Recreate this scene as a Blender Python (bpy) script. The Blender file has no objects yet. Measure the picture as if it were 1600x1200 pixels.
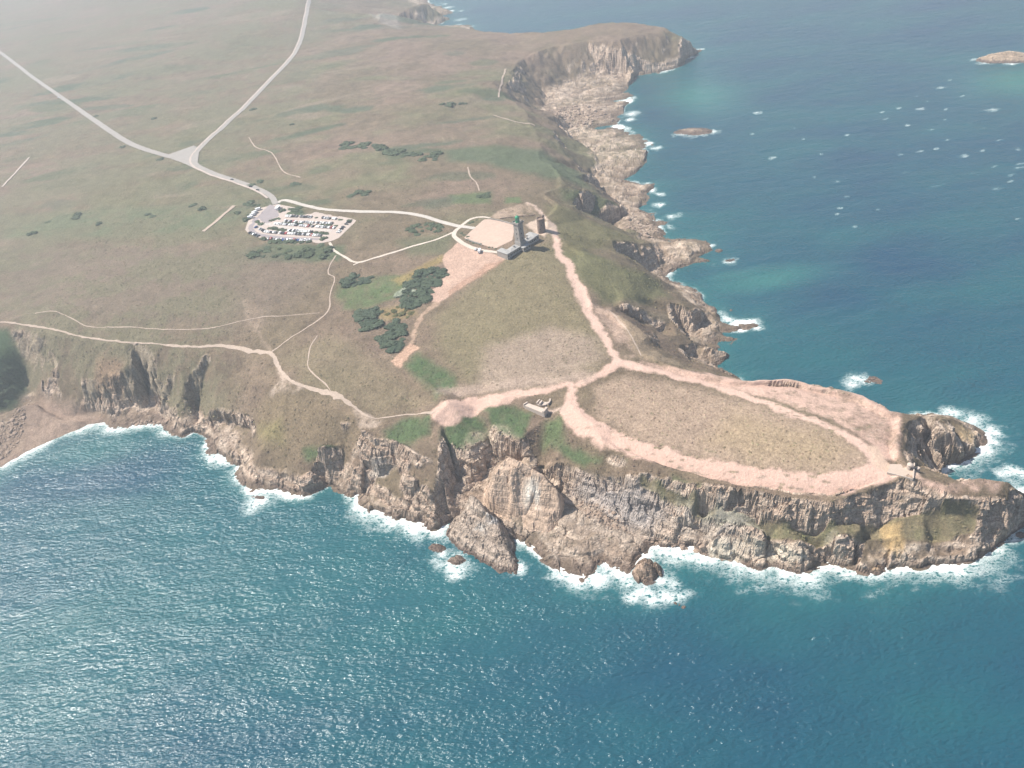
import bpy, bmesh, math, random
import numpy as np
from mathutils import Vector, geometry

# ---------------------------------------------------------------- camera, sky, sun, exposure
F_PX = 1232.0; CAM_H = 405.0; PITCH = math.radians(37.0); ROLL = math.radians(9.0)
SUN_EL = math.radians(54.0); SUN_LEFT = math.radians(74.0)
scn = bpy.context.scene
col = scn.collection
cam_d = bpy.data.cameras.new('camera'); cam = bpy.data.objects.new('camera', cam_d); col.objects.link(cam)
cam_d.sensor_width = 36.0; cam_d.lens = 36.0 * F_PX / 1600.0
cam_d.clip_start = 1.0; cam_d.clip_end = 60000.0
cam.location = (0, 0, CAM_H)
from mathutils import Matrix
cam.rotation_euler = (Matrix.Rotation(math.pi / 2 - PITCH, 3, 'X') @ Matrix.Rotation(-ROLL, 3, 'Z')).to_euler()
scn.camera = cam
w = bpy.data.worlds.new('World'); scn.world = w; w.use_nodes = True
wn = w.node_tree.nodes; wl = w.node_tree.links
sky = wn.new('ShaderNodeTexSky'); sky.sky_type = 'NISHITA'; sky.sun_disc = False
sky.sun_elevation = SUN_EL; sky.sun_rotation = -SUN_LEFT
wn['Background'].inputs['Strength'].default_value = 0.08
wl.new(sky.outputs[0], wn['Background'].inputs['Color'])
sl = bpy.data.lights.new('sun', 'SUN'); sl.energy = 4.8; sl.angle = math.radians(0.53); sl.color = (1.0, 0.95, 0.87)
so = bpy.data.objects.new('sun', sl); col.objects.link(so)
sdir = Vector((-math.sin(SUN_LEFT) * math.cos(SUN_EL), math.cos(SUN_LEFT) * math.cos(SUN_EL), math.sin(SUN_EL)))
so.rotation_euler = sdir.to_track_quat('Z', 'Y').to_euler(); so.location = sdir * 900
scn.view_settings.view_transform = 'Standard'; scn.view_settings.look = 'None'
scn.view_settings.gamma = 1.0; scn.view_settings.exposure = 0.84
scn.cycles.max_bounces = 4; scn.cycles.diffuse_bounces = 2; scn.cycles.volume_bounces = 0; scn.cycles.transparent_max_bounces = 6
scn.cycles.use_denoising = True; scn.cycles.use_adaptive_sampling = True; scn.cycles.adaptive_threshold = .025
rng = np.random.default_rng(7); random.seed(7)

# ---------------------------------------------------------------- survey: sight line of a photo point cut at a height above the sea
def P(px, py, h):
    u = px - 800.0; v = py - 600.0
    up = -u * math.sin(ROLL) - v * math.cos(ROLL); r = u * math.cos(ROLL) - v * math.sin(ROLL)
    f = F_PX * math.cos(PITCH) + up * math.sin(PITCH); z = -F_PX * math.sin(PITCH) + up * math.cos(PITCH)
    t = (h - CAM_H) / z
    return (r * t, f * t, float(h))
def PL(*pts): return [P(*p) for p in pts]

# ---------------------------------------------------------------- noise
def hash2(i, j, s):
    n = (i * 374761393 + j * 668265263 + s * 144665) & 0xffffffff
    n = ((n ^ (n >> 13)) * 1274126177) & 0xffffffff
    return ((n ^ (n >> 16)) & 0xffffff) / float(0xffffff)
def vnoise(x, y, s=0):
    xi = np.floor(x); yi = np.floor(y); fx = x - xi; fy = y - yi
    xi = xi.astype(np.int64); yi = yi.astype(np.int64)
    fx = fx * fx * (3 - 2 * fx); fy = fy * fy * (3 - 2 * fy)
    a = hash2(xi, yi, s); b = hash2(xi + 1, yi, s); c = hash2(xi, yi + 1, s); d = hash2(xi + 1, yi + 1, s)
    return (a + (b - a) * fx) * (1 - fy) + (c + (d - c) * fx) * fy - 0.5
def fbm(x, y, scale, octv=4, s=0, gain=0.5):
    o = np.zeros_like(x); a = 1.0; t = 0.0; f = 1.0 / scale
    for k in range(octv):
        o += a * vnoise(x * f + 17.3 * k, y * f - 9.1 * k, s + 31 * k); t += a; a *= gain; f *= 2.03
    return o / t * 2.0            # about -1..1
def cells(x, y, size, s):
    # jittered cells: id hashes of the nearest and distance gap to second nearest
    gx = x / size; gy = y / size; xi = np.floor(gx).astype(np.int64); yi = np.floor(gy).astype(np.int64)
    d1 = np.full(x.shape, 9.0); d2 = d1.copy(); r1 = np.zeros_like(x); r2 = np.zeros_like(x)
    for di in (-1, 0, 1):
        for dj in (-1, 0, 1):
            ci = xi + di; cj = yi + dj
            px = ci + 0.1 + 0.8 * hash2(ci, cj, s); py = cj + 0.1 + 0.8 * hash2(ci, cj, s + 5)
            d = np.hypot(gx - px, gy - py)
            n = d < d1
            d2 = np.where(n, d1, np.minimum(d2, d)); d1 = np.where(n, d, d1)
            r1 = np.where(n, hash2(ci, cj, s + 9) - 0.5, r1); r2 = np.where(n, hash2(ci, cj, s + 13) - 0.5, r2)
    return r1, r2, (d2 - d1)
def smooth(a, b, x):
    t = np.clip((x - a) / (b - a), 0, 1); return t * t * (3 - 2 * t)

# ---------------------------------------------------------------- polygons
def inside(x, y, poly):
    r = np.zeros(x.shape, bool); n = len(poly)
    for i in range(n):
        x0, y0 = poly[i][:2]; x1, y1 = poly[(i + 1) % n][:2]
        if y0 == y1: continue
        c = (y0 > y) != (y1 > y)
        r ^= c & (x < (x1 - x0) * (y - y0) / (y1 - y0) + x0)
    return r
def seg_dist(x, y, pts, closed=False, want_t=False):
    d = np.full(x.shape, 1e9); tt = np.zeros(x.shape); n = len(pts)
    for i in range(n if closed else n - 1):
        x0, y0 = pts[i][:2]; x1, y1 = pts[(i + 1) % n][:2]
        dx, dy = x1 - x0, y1 - y0; L = dx * dx + dy * dy + 1e-9
        t = np.clip(((x - x0) * dx + (y - y0) * dy) / L, 0, 1)
        q = np.hypot(x - x0 - t * dx, y - y0 - t * dy)
        if want_t: tt = np.where(q < d, i + t, tt)
        d = np.minimum(d, q)
    return (d, tt) if want_t else d

# ---------------------------------------------------------------- the coast (waterline) and break lines
COAST = PL((-150, 800, 0), (0, 733, 0), (40, 706, 0), (90, 683, 0), (140, 664, 0), (165, 660, 0), (176, 671, 0), (192, 671, 0), (215, 666, 0), (255, 663, 0),
  (264, 680, 0), (290, 683, 0), (302, 673, 0), (320, 681, 0), (322, 708, 0), (334, 718, 0), (346, 712, 0), (350, 722, 0), (372, 727, 0), (366, 742, 0), (374, 757, 0),
  (388, 770, 0), (410, 768, 0), (430, 767, 0), (455, 775, 0), (470, 778, 0), (492, 769, 0), (520, 757, 0), (535, 771, 0), (548, 777, 0), (563, 773, 0), (562, 789, 0), (577, 798, 0),
  (598, 804, 0), (617, 815, 0), (627, 807, 0), (648, 818, 0), (672, 829, 0), (688, 829, 0), (697, 818, 0), (706, 812, 0), (728, 812, 0), (760, 818, 0), (790, 826, 0), (806, 836, 0),
  (812, 846, 0), (830, 860, 0), (846, 874, 0), (862, 886, 0), (882, 893, 0), (905, 911, 0), (921, 905, 0), (929, 886, 0), (937, 876, 0), (953, 884, 0), (976, 898, 0), (992, 886, 0),
  (1008, 868, 0), (1012, 856, 0), (1018, 850, 0), (1048, 860, 0), (1064, 864, 0), (1082, 858, 0), (1110, 870, 0), (1140, 874, 0), (1165, 886, 0), (1186, 892, 0), (1199, 886, 0), (1214, 885, 0),
  (1226, 893, 0), (1257, 895, 0), (1264, 888, 0), (1292, 880, 0), (1330, 886, 0), (1360, 900, 0), (1382, 893, 0), (1392, 886, 0), (1407, 888, 0), (1436, 888, 0), (1450, 881, 0), (1490, 881, 0),
  (1525, 876, 0), (1546, 860, 0), (1570, 841, 0), (1600, 819, 0), (1640, 792, 0), (1652, 775, 0), (1620, 770, 0), (1570, 775, 0), (1520, 778, 0), (1490, 772, 0), (1478, 752, 0),
  (1468, 742, 0), (1470, 736, 0), (1484, 731, 0), (1512, 714, 0), (1530, 704, 0), (1543, 690, 0), (1540, 676, 0), (1524, 665, 0), (1490, 651, 0), (1455, 645, 0), (1428, 645, 0), (1404, 658, 0),
  (1370, 650, 0), (1340, 640, 0), (1300, 632, 0), (1240, 622, 0), (1190, 612, 0), (1160, 596, 0), (1140, 580, 0), (1120, 574, 0), (1128, 568, 0),
  (1140, 555, 0), (1128, 549, 0), (1147, 530, 0), (1130, 525, 0), (1126, 517, 0), (1165, 515, 0), (1185, 510, 0), (1182, 501, 0), (1150, 503, 0), (1124, 496, 0),
  (1120, 481, 0), (1104, 478, 0), (1097, 472, 0), (1096, 462, 0), (1086, 452, 0), (1070, 446, 0), (1055, 440, 0), (1044, 432, 0), (1060, 418, 0), (1085, 411, 0), (1110, 408, 0), (1090, 402, 0), (1112, 391, 0),
  (1103, 378, 0), (1080, 376, 0), (1049, 374, 0), (1034, 357, 0), (1055, 338, 0), (1022, 345, 0), (1018, 338, 0), (1034, 319, 0), (1003, 321, 0), (1015, 303, 0), (1027, 285, 0), (1005, 292, 0), (988, 278, 0),
  (1006, 256, 0), (1012, 232, 0), (1026, 230, 0), (1009, 215, 0), (985, 200, 0), (960, 193, 0), (975, 186, 0), (974, 168, 0), (989, 156, 0), (978, 140, 0), (994, 118, 0),
  (1030, 115, 0), (1056, 107, 0), (1076, 92, 0), (1097, 77, 0), (1080, 78, 0), (1065, 66, 0), (1030, 55, 0), (985, 48, 0), (900, 62, 0), (830, 72, 0), (790, 66, 0), (755, 55, 0), (736, 43, 0), (720, 36, 0), (700, 42, 0), (680, 40, 0), (706, 29, 0), (680, 26, 0), (722, 17, 0),
  (690, 14, 0), (698, 5, 0), (670, 4, 0))
COAST += [(-60, 2500, 0), (60, 3000, 0), (300, 3600, 0), (500, 5200, 0), (300, 7000, 0), (-6000, 7000, 0), (-6000, 500, 0), (-1600, 330, 0), (-800, 380, 0)]

LINES = []
def L(*pts): LINES.append(PL(*pts))
# left bay: foot of the cliffs, top of the cliffs, gully and ribs
L((-60, 664, 6), (0, 661, 6), (20, 641, 7), (48, 620, 8), (60, 628, 7), (85, 642, 5), (110, 646, 4), (150, 643, 4), (165, 652, 3), (190, 653, 3), (206, 641, 4), (228, 637, 5), (248, 634, 5), (262, 652, 3), (284, 676, 3), (305, 666, 3))
L((-90, 512, 60), (-20, 508, 58), (15, 513, 57), (60, 520, 56), (115, 530, 55), (170, 537, 54), (200, 537, 54), (250, 541, 53), (330, 549, 52), (400, 559, 51), (424, 572, 51))
L((17, 518, 54), (22, 540, 44), (38, 568, 29), (46, 600, 14), (48, 616, 9))
L((-70, 530, 60), (-50, 590, 42), (-35, 640, 14))
L((195, 545, 52), (201, 578, 40), (207, 610, 24), (206, 636, 8)); L((216, 560, 42), (228, 598, 18), (230, 628, 7))
L((243, 555, 48), (247, 590, 33), (249, 612, 20), (262, 645, 6)); L((284, 575, 42), (285, 610, 29), (283, 645, 13), (284, 668, 6)); L((300, 585, 37), (310, 625, 15), (308, 655, 5))
L((140, 550, 48), (132, 590, 32), (128, 630, 12)); L((165, 560, 46), (160, 600, 29), (163, 640, 9)); L((90, 560, 40), (88, 610, 17))
L((330, 664, 9), (345, 661, 10), (375, 662, 14), (395, 668, 17)); L((330, 690, 3), (360, 702, 6), (378, 715, 8)); L((395, 690, 15), (388, 720, 8))
L((330, 640, 22), (360, 645, 24), (395, 655, 24)); L((340, 605, 33), (380, 605, 38), (412, 600, 45))
# brown headland
L((430, 588, 50), (445, 606, 49), (480, 620, 48), (530, 637, 47), (560, 652, 46), (600, 657, 46), (640, 652, 46))
L((440, 645, 37), (420, 680, 26), (402, 712, 17), (384, 742, 5)); L((480, 655, 38), (470, 700, 24), (448, 740, 10)); L((525, 650, 42), (510, 688, 29), (492, 720, 19))
L((466, 742, 13), (462, 768, 2)); L((488, 735, 14), (512, 744, 4)); L((540, 690, 28), (540, 735, 9), (545, 765, 3)); L((505, 690, 34), (512, 705, 21))
# jagged spur left of the stacks
L((575, 672, 43), (572, 700, 32), (562, 730, 19), (560, 760, 6)); L((600, 680, 42), (602, 715, 28), (590, 745, 16), (578, 780, 4)); L((622, 690, 40), (618, 720, 24), (605, 735, 17))
L((575, 788, 4), (620, 796, 6), (646, 806, 5)); L((640, 700, 40), (640, 740, 27), (630, 775, 13))
L((686, 690, 43), (682, 722, 36), (671, 776, 21), (662, 800, 9)); L((700, 715, 27), (708, 735, 20), (704, 778, 12), (694, 806, 4)); L((722, 700, 36), (726, 740, 22), (723, 772, 12), (710, 800, 3))
L((735, 700, 38), (745, 735, 22), (745, 760, 12)); L((660, 668, 45), (690, 664, 45), (735, 668, 43))
# cleft
L((738, 641, 46.5), (750, 654, 44), (766, 672, 40), (786, 692, 35), (800, 706, 29), (814, 718, 25)); L((743, 636, 48), (758, 650, 47.5), (790, 675, 43), (806, 689, 40)); L((786, 698, 32), (772, 722, 22), (756, 745, 14)); L((814, 718, 25), (845, 742, 18), (880, 772, 13), (930, 802, 11), (965, 822, 7), (1000, 838, 4), (1030, 852, 2))
L((806, 689, 40), (830, 712, 35), (870, 725, 33), (905, 738, 31), (950, 752, 30), (1000, 764, 29))
# rock platform below the stacks
L((760, 800, 6), (812, 826, 5), (850, 842, 6)); L((840, 835, 7), (880, 840, 10), (910, 858, 8), (920, 885, 3)); L((900, 808, 10), (940, 830, 10), (975, 850, 8), (1000, 858, 4)); L((950, 862, 5), (985, 872, 4))
# near brink, ledge and lower wall towards the tip
L((808, 640, 48), (850, 655, 47), (884, 668, 46), (940, 694, 45), (1000, 722, 44), (1050, 738, 43), (1100, 752, 42), (1150, 766, 41), (1200, 776, 40), (1250, 780, 39), (1290, 781, 39), (1325, 778, 39), (1350, 770, 39), (1380, 755, 39), (1400, 752, 39), (1430, 756, 38), (1455, 765, 37), (1480, 778, 35), (1515, 775, 34), (1550, 776, 31), (1580, 785, 26))
L((880, 690, 40), (940, 715, 39), (1000, 742, 38), (1050, 758, 37), (1095, 771, 36), (1130, 787, 31), (1175, 803, 26), (1225, 818, 23), (1292, 822, 22.5), (1350, 815, 22), (1400, 808, 21), (1440, 798, 23), (1462, 799, 24), (1525, 806, 20), (1556, 804, 19))
L((1000, 766, 28), (1037, 777, 27.5), (1082, 793, 25), (1150, 812, 24), (1200, 829, 21.5), (1250, 839, 20), (1300, 837, 19.5), (1350, 833, 19.5), (1400, 838, 14), (1440, 844, 12), (1500, 840, 12), (1530, 838, 11))
L((1010, 805, 14), (1060, 822, 13), (1110, 835, 13)); L((1020, 840, 4), (1060, 852, 4), (1090, 846, 6)); L((1180, 862, 9), (1178, 885, 2)); L((1200, 850, 8), (1208, 872, 3)); L((1220, 850, 13), (1262, 848, 13)); L((1265, 868, 4), (1290, 868, 4)); L((1320, 858, 10), (1300, 874, 2)); L((1350, 870, 8), (1372, 890, 2))
L((1270, 842, 10), (1276, 860, 4), (1282, 876, 1)); L((1194, 838, 13), (1201, 862, 4), (1206, 880, 1)); L((1452, 848, 6), (1456, 870, 2)); L((1095, 812, 12), (1104, 838, 5), (1108, 860, 2)); L((1350, 846, 7), (1342, 872, 2))
L((1395, 860, 9), (1440, 862, 8), (1520, 860, 7)); L((1446, 842, 12), (1450, 868, 3)); L((1545, 830, 8), (1555, 846, 3)); L((1590, 800, 12), (1600, 812, 3))
# ridge of the tip, its back side and the sea hollow
L((1404, 745, 42), (1425, 748, 42), (1444, 746, 41), (1475, 758, 39), (1500, 751, 38), (1530, 744, 37), (1575, 750, 33), (1600, 768, 26), (1625, 780, 12))
L((1405, 668, 43), (1404, 686, 43), (1410, 704, 43), (1417, 718, 43), (1427, 730, 42)); L((1440, 668, 31), (1434, 684, 31), (1432, 706, 31), (1436, 724, 30)); L((1455, 676, 8), (1448, 700, 5), (1450, 722, 4), (1464, 738, 2))
L((1412, 660, 40), (1445, 652, 34), (1466, 655, 30), (1487, 673, 27), (1495, 688, 23)); L((1453, 671, 28), (1468, 687, 24), (1472, 710, 18), (1476, 724, 8)); L((1484, 722, 9), (1500, 705, 12), (1518, 698, 9), (1526, 690, 9)); L((1488, 700, 13), (1482, 714, 6)); L((1480, 655, 17), (1515, 668, 10), (1532, 678, 3))
L((1408, 662, 41), (1390, 640, 41), (1360, 632, 41), (1342, 616, 40), (1305, 607, 42), (1266, 600, 43), (1236, 592, 43), (1190, 593, 44), (1150, 592, 45), (1110, 583, 47), (1060, 574, 49), (1024, 562, 50))
# cove behind the isthmus
L((1024, 562, 50), (1000, 548, 51), (1002, 536, 50), (1014, 522, 49), (1004, 513, 51), (980, 498, 55), (954, 483, 57)); L((1036, 545, 38), (1060, 556, 29), (1085, 566, 20), (1110, 572, 12)); L((1028, 530, 34), (1052, 538, 26), (1078, 540, 16), (1084, 534, 12)); L((1040, 526, 26), (1056, 525, 20)); L((1075, 556, 10), (1090, 545, 7), (1100, 530, 5))
L((1088, 560, 7), (1110, 548, 9), (1130, 543, 4)); L((1100, 520, 6), (1115, 515, 6)); L((1110, 556, 5), (1134, 552, 3))
L((960, 480, 50), (990, 496, 36), (1018, 514, 24), (1030, 522, 18)); L((970, 472, 52), (988, 475, 46), (1014, 485, 36), (1048, 498, 25)); L((1050, 508, 14), (1056, 521, 6)); L((986, 467, 45), (1010, 477, 34), (1040, 488, 23), (1054, 502, 13), (1061, 516, 6))
L((975, 458, 50), (1010, 464, 38), (1048, 471, 30), (1068, 476, 27), (1084, 482, 21)); L((1063, 521, 4), (1086, 522, 4), (1096, 510, 4)); L((1060, 452, 8), (1080, 462, 9), (1090, 470, 5)); L((1110, 490, 5), (1116, 486, 6)); L((1120, 505, 4), (1150, 508, 3), (1172, 508, 2))
# grass slope and coves going away along the right-hand coast
L((1036, 441, 22), (1018, 434, 30), (1000, 424, 38), (970, 412, 48), (940, 402, 56), (905, 392, 62)); L((1000, 440, 38), (1025, 452, 26), (1050, 458, 17)); L((940, 440, 55), (985, 450, 46))
L((975, 402, 26), (1000, 415, 13), (1024, 428, 6)); L((955, 376, 45), (980, 378, 36), (1000, 381, 28), (1006, 396, 22)); L((960, 392, 40), (990, 400, 22)); L((1012, 425, 5), (1026, 419, 4), (1034, 412, 3)); L((1008, 368, 7), (1030, 378, 7), (1044, 382, 9), (1070, 382, 10), (1098, 384, 4)); L((1040, 404, 4), (1080, 408, 3))
L((869, 318, 62), (893, 327, 56), (921, 343, 46), (957, 354, 30), (985, 366, 16), (998, 372, 10), (1010, 366, 6)); L((905, 330, 36), (925, 338, 16), (948, 346, 5)); L((898, 320, 44), (908, 300, 42), (930, 301, 34), (952, 312, 25), (967, 322, 17)); L((912, 325, 30), (945, 326, 19), (964, 327, 14)); L((976, 327, 5), (969, 342, 4), (957, 351, 3))
L((985, 345, 7), (1010, 340, 6)); L((985, 325, 6), (1000, 312, 6)); L((955, 312, 7), (985, 305, 7), (1008, 296, 4))
L((880, 292, 57), (908, 293, 49), (920, 290, 36), (932, 297, 12), (946, 305, 7)); L((880, 272, 54), (900, 274, 43), (919, 270, 32)); L((912, 284, 16), (924, 276, 6), (936, 292, 5)); L((930, 270, 6), (946, 257, 6), (934, 252, 6), (930, 241, 7), (902, 224, 8), (897, 217, 8))
L((845, 218, 52), (864, 217, 42), (872, 232, 39), (880, 242, 36), (897, 254, 32), (913, 268, 30)); L((872, 214, 30), (892, 236, 19), (922, 246, 15), (930, 256, 10)); L((868, 204, 36), (890, 212, 22))
L((820, 173, 54), (857, 184, 41), (888, 203, 25), (896, 214, 12)); L((960, 250, 6), (990, 240, 5)); L((950, 285, 6), (980, 272, 4)); L((930, 215, 6), (980, 220, 4)); L((880, 180, 8), (930, 175, 5), (960, 160, 4))
L((794, 116, 55), (793, 150, 55), (806, 161, 52), (831, 175, 50)); L((806, 120, 48), (820, 140, 28), (848, 162, 10)); L((846, 178, 12), (851, 160, 8), (852, 147, 8), (881, 142, 7), (904, 126, 7), (935, 117, 6), (975, 115, 4), (1022, 114.5, 2))
L((816, 92, 50), (862, 73, 50), (875, 67, 50), (919, 65, 50), (969, 63, 50), (975, 80, 38), (1000, 84, 36), (1026, 91, 28), (1040, 82, 34), (1059, 70, 36), (1076, 60, 32)); L((824, 106, 40), (846, 136, 14)); L((802, 108, 52), (816, 93, 50))
L((794, 52, 50), (850, 50, 53), (900, 42, 53), (950, 34, 53), (981, 33, 52), (1010, 38, 50), (1040, 47, 46), (1068, 57, 36)); L((900, 128, 6), (940, 130, 5), (970, 150, 4))
L((734, 46, 44), (765, 50, 46), (794, 52, 50)); L((590, 46, 60), (630, 51, 58), (665, 52, 54), (690, 49, 44), (720, 44, 26)); L((584, 38, 56), (580, 22, 54), (600, 18, 52), (640, 9, 46), (668, 3, 40)); L((600, 34, 30), (640, 40, 10), (670, 40, 3)); L((640, 22, 20), (670, 24, 6))
L((690, 40, 6), (712, 38, 4)); L((680, 12, 12), (705, 20, 5))
# spot heights on the plateau
for p in ((812, 380, 68), (845, 357, 68), (760, 360, 69), (900, 430, 62), (925, 480, 59), (950, 540, 56), (965, 570, 54), (1100, 630, 48), (1300, 700, 44), (1390, 725, 43), (1200, 680, 46), (1000, 640, 50), (880, 620, 53), (790, 615, 54),
          (700, 630, 55), (640, 570, 58), (740, 520, 60), (820, 460, 64), (680, 440, 64), (560, 480, 62), (500, 560, 60), (430, 480, 65), (300, 480, 67), (100, 470, 69), (470, 350, 72), (420, 400, 70), (300, 245, 74),
          (150, 150, 76), (0, 60, 78), (470, 10, 76), (600, 220, 70), (700, 300, 69), (760, 130, 66), (0, 300, 76), (160, 360, 73), (850, 300, 60), (780, 230, 62), (560, 120, 70), (620, 60, 66), (700, 70, 62), (845, 245, 53), (-200, 450, 72), (1350, 655, 43), (930, 660, 50)):
    LINES.append([P(*p)])
LINES += [[(-3000, 1500, 80)], [(-1500, 900, 78)], [(-900, 700, 72)], [(-2500, 4000, 90)], [(-800, 3500, 85)], [(-500, 2600, 75)], [(-1000, 480, 62)], [(-700, 500, 62)], [(-5000, 3000, 80)], [(-60, 5000, 70)]]

def tin_heights(coast, lines, xs, ys):
    """linear interpolation of the surveyed lines over a triangulation, on the grid xs x ys"""
    V = []; E = []
    n = len(coast)
    Z = []
    for p in coast: V.append(Vector(p[:2])); Z.append(p[2])
    E += [(i, (i + 1) % n) for i in range(n)]
    for ln in lines:
        b = len(V)
        for p in ln: V.append(Vector(p[:2])); Z.append(p[2])
        E += [(b + i, b + i + 1) for i in range(len(ln) - 1)]
    ov, oe, of, vo, eo, fo = geometry.delaunay_2d_cdt(V, E, [], 0, 1e-4, True)
    oz = np.zeros(len(ov)); src = np.array([[v.x, v.y] for v in V]); sz = np.array(Z)
    for i, v in enumerate(ov):
        if vo[i]: oz[i] = np.mean([Z[k] for k in vo[i]])
        else:                       # crossing of two lines: mean of the crossing edges
            best = []
            for (a, b) in E:
                pa, pb = V[a], V[b]; d = pb - pa; t = (v - pa).dot(d) / max(d.length_squared, 1e-9)
                if -0.001 <= t <= 1.001 and (pa + d * t - v).length < 0.02: best.append(Z[a] + (Z[b] - Z[a]) * t)
            oz[i] = np.mean(best) if best else sz[np.argmin((src[:, 0] - v.x) ** 2 + (src[:, 1] - v.y) ** 2)]
    H = np.full((len(ys), len(xs)), np.nan)
    for f in of:
        a, b, c = (ov[k] for k in f[:3])
        i0, i1 = np.searchsorted(xs, [min(a.x, b.x, c.x) - 1e-6, max(a.x, b.x, c.x) + 1e-6])
        j0, j1 = np.searchsorted(ys, [min(a.y, b.y, c.y) - 1e-6, max(a.y, b.y, c.y) + 1e-6])
        if i1 <= i0 or j1 <= j0: continue
        X, Y = np.meshgrid(xs[i0:i1], ys[j0:j1])
        det = (b.y - c.y) * (a.x - c.x) + (c.x - b.x) * (a.y - c.y)
        if abs(det) < 1e-9: continue
        l0 = ((b.y - c.y) * (X - c.x) + (c.x - b.x) * (Y - c.y)) / det
        l1 = ((c.y - a.y) * (X - c.x) + (a.x - c.x) * (Y - c.y)) / det
        l2 = 1 - l0 - l1; m = (l0 >= -1e-6) & (l1 >= -1e-6) & (l2 >= -1e-6)
        H[j0:j1, i0:i1][m] = (l0 * oz[f[0]] + l1 * oz[f[1]] + l2 * oz[f[2]])[m]
    return H
def axis(*segs):
    o = []
    for a, b, s in segs: o.append(np.arange(a, b, (b - a) / max(1, round((b - a) / s)) * 1.0000001))
    return np.concatenate(o)
def blur(A, k):
    if k < 1: return A
    for ax in (0, 1):
        n = A.shape[ax]; c = np.cumsum(np.concatenate([np.zeros_like(np.take(A, [0], ax)), A], ax), ax)
        hi = np.clip(np.arange(n) + k + 1, 0, n); lo = np.clip(np.arange(n) - k, 0, n)
        A = (np.take(c, hi, ax) - np.take(c, lo, ax)) / (hi - lo).reshape((-1, 1) if ax == 0 else (1, -1))
    return A
class Grid:
    def __init__(s, xs, ys): s.xs = xs; s.ys = ys; s.X, s.Y = np.meshgrid(xs, ys)
    def sample(s, A, x, y):
        i = np.clip(np.searchsorted(s.xs, x) - 1, 0, len(s.xs) - 2); j = np.clip(np.searchsorted(s.ys, y) - 1, 0, len(s.ys) - 2)
        fx = np.clip((x - s.xs[i]) / (s.xs[i + 1] - s.xs[i]), 0, 1); fy = np.clip((y - s.ys[j]) / (s.ys[j + 1] - s.ys[j]), 0, 1)
        return (A[j, i] * (1 - fx) + A[j, i + 1] * fx) * (1 - fy) + (A[j + 1, i] * (1 - fx) + A[j + 1, i + 1] * fx) * fy
    def slope(s, A):
        gy, gx = np.gradient(A, s.ys, s.xs); return np.hypot(gx, gy)

def rockify(G, Hb, rocky, amp=1.0, seed=0):
    """joint blocks push the cliff in and out, beds step it, and roughness crumbles it; only where it is steep or bare rock"""
    m = rocky > 0.02
    x = G.X[m]; y = G.Y[m]; r = rocky[m]
    a1, b1, g1 = cells(x + 0.35 * y, y * 0.9, 14.0, 3 + seed); a2, b2, g2 = cells(x, y, 4.6, 41 + seed); a3, b3, g3 = cells(x, y, 2.1, 77 + seed)
    dx = (a1 * 5.0 + a2 * 2.0 + a3 * .8) * amp; dy = (b1 * 4.4 + b2 * 2.0 + b3 * .8) * amp
    h = G.sample(Hb, x + dx * r, y + dy * r)
    h = h - r * amp * (np.clip(0.11 - g1, 0, 1) * 13 + np.clip(0.10 - g2, 0, 1) * 6) + r * amp * (a2 * 1.2 + a3 * .8 + fbm(x, y, 9, 4, 21 + seed) * 1.0)
    dip = 0.10 * x - 0.06 * y + 1.5 * fbm(x, y, 22, 2, 5 + seed)
    for st, k in ((5.2, .62), (2.1, .38)):
        bed = h + dip; bw = 2.4 * vnoise(bed * .21, x * .006, 88) + 1.0 * vnoise(bed * .6, x * .02, 89); bed = bed + bw; k = k * min(1, amp * 1.1) * smooth(-.9, .5, fbm(x, y, 16, 2, 93 + seed)); q = bed / st; fr = q - np.floor(q); ter = (np.floor(q) + smooth(0.35, 0.8, fr)) * st
        h = h + (ter - bed) * k * r * np.clip(h / 5, 0, 1)
    out = Hb.copy(); out[m] = Hb[m] * (1 - np.minimum(r * 3, 1)) + h * np.minimum(r * 3, 1)
    return out

# ---------------------------------------------------------------- land heights
xs = axis((-6000, -1500, 120), (-1500, -800, 12), (-800, -430, 3.2), (-430, 345, 0.95), (345, 500, 3.0), (500, 640, 40))
ys = axis((200, 285, 20), (285, 440, 0.55), (440, 560, 0.85), (560, 820, 1.25), (820, 1500, 2.5), (1500, 2400, 6), (2400, 3400, 14), (3400, 7000, 150))
G = Grid(xs, ys)
H0 = tin_heights(COAST, LINES, xs, ys)
cx = np.array(COAST)
isin = inside(G.X, G.Y, COAST)
H0 = np.where(np.isnan(H0), 0, H0)
# depth off the coast, on a thin margin only
off = np.zeros_like(H0)
near = (~isin) & (blur(isin.astype(float), 14) > 0)
off[near] = -np.minimum(seg_dist(G.X[near], G.Y[near], COAST, True) * 0.45, 6)
off[(~isin) & ~near] = -6
H0 = np.where(isin, H0, off)
Hm = blur(H0, 1); wy_ = smooth(760, 900, G.Y); Hs = blur(blur(H0, 20), 20) * (1 - wy_) + blur(blur(H0, 7), 7) * wy_
sl0 = G.slope(blur(H0, 4))
flat = (1 - smooth(0.14, 0.32, blur(G.slope(blur(H0, 3)), 6))) * isin
Hb = Hs * flat + Hm * (1 - flat)
fw = .8 + 1.6 * smooth(520, 1300, G.Y)
Hb = G.sample(Hb, (G.X + 4.5 * fw * fbm(G.X, G.Y, 34, 3, 301) + 1.5 * fw * fbm(G.X, G.Y, 9, 3, 303)).ravel(), (G.Y + 4.5 * fw * fbm(G.X, G.Y, 34, 3, 302) + 1.5 * fw * fbm(G.X, G.Y, 9, 3, 304)).ravel()).reshape(Hb.shape)
lowland = smooth(16, 9, Hb) * smooth(-4, -1, Hb)
def px_poly(pts, h): return [P(a, b, h) for a, b in pts]
def region(pts):
    pl = [P(*p) for p in pts]; return blur(inside(G.X, G.Y, pl).astype(float), 5)
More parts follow.
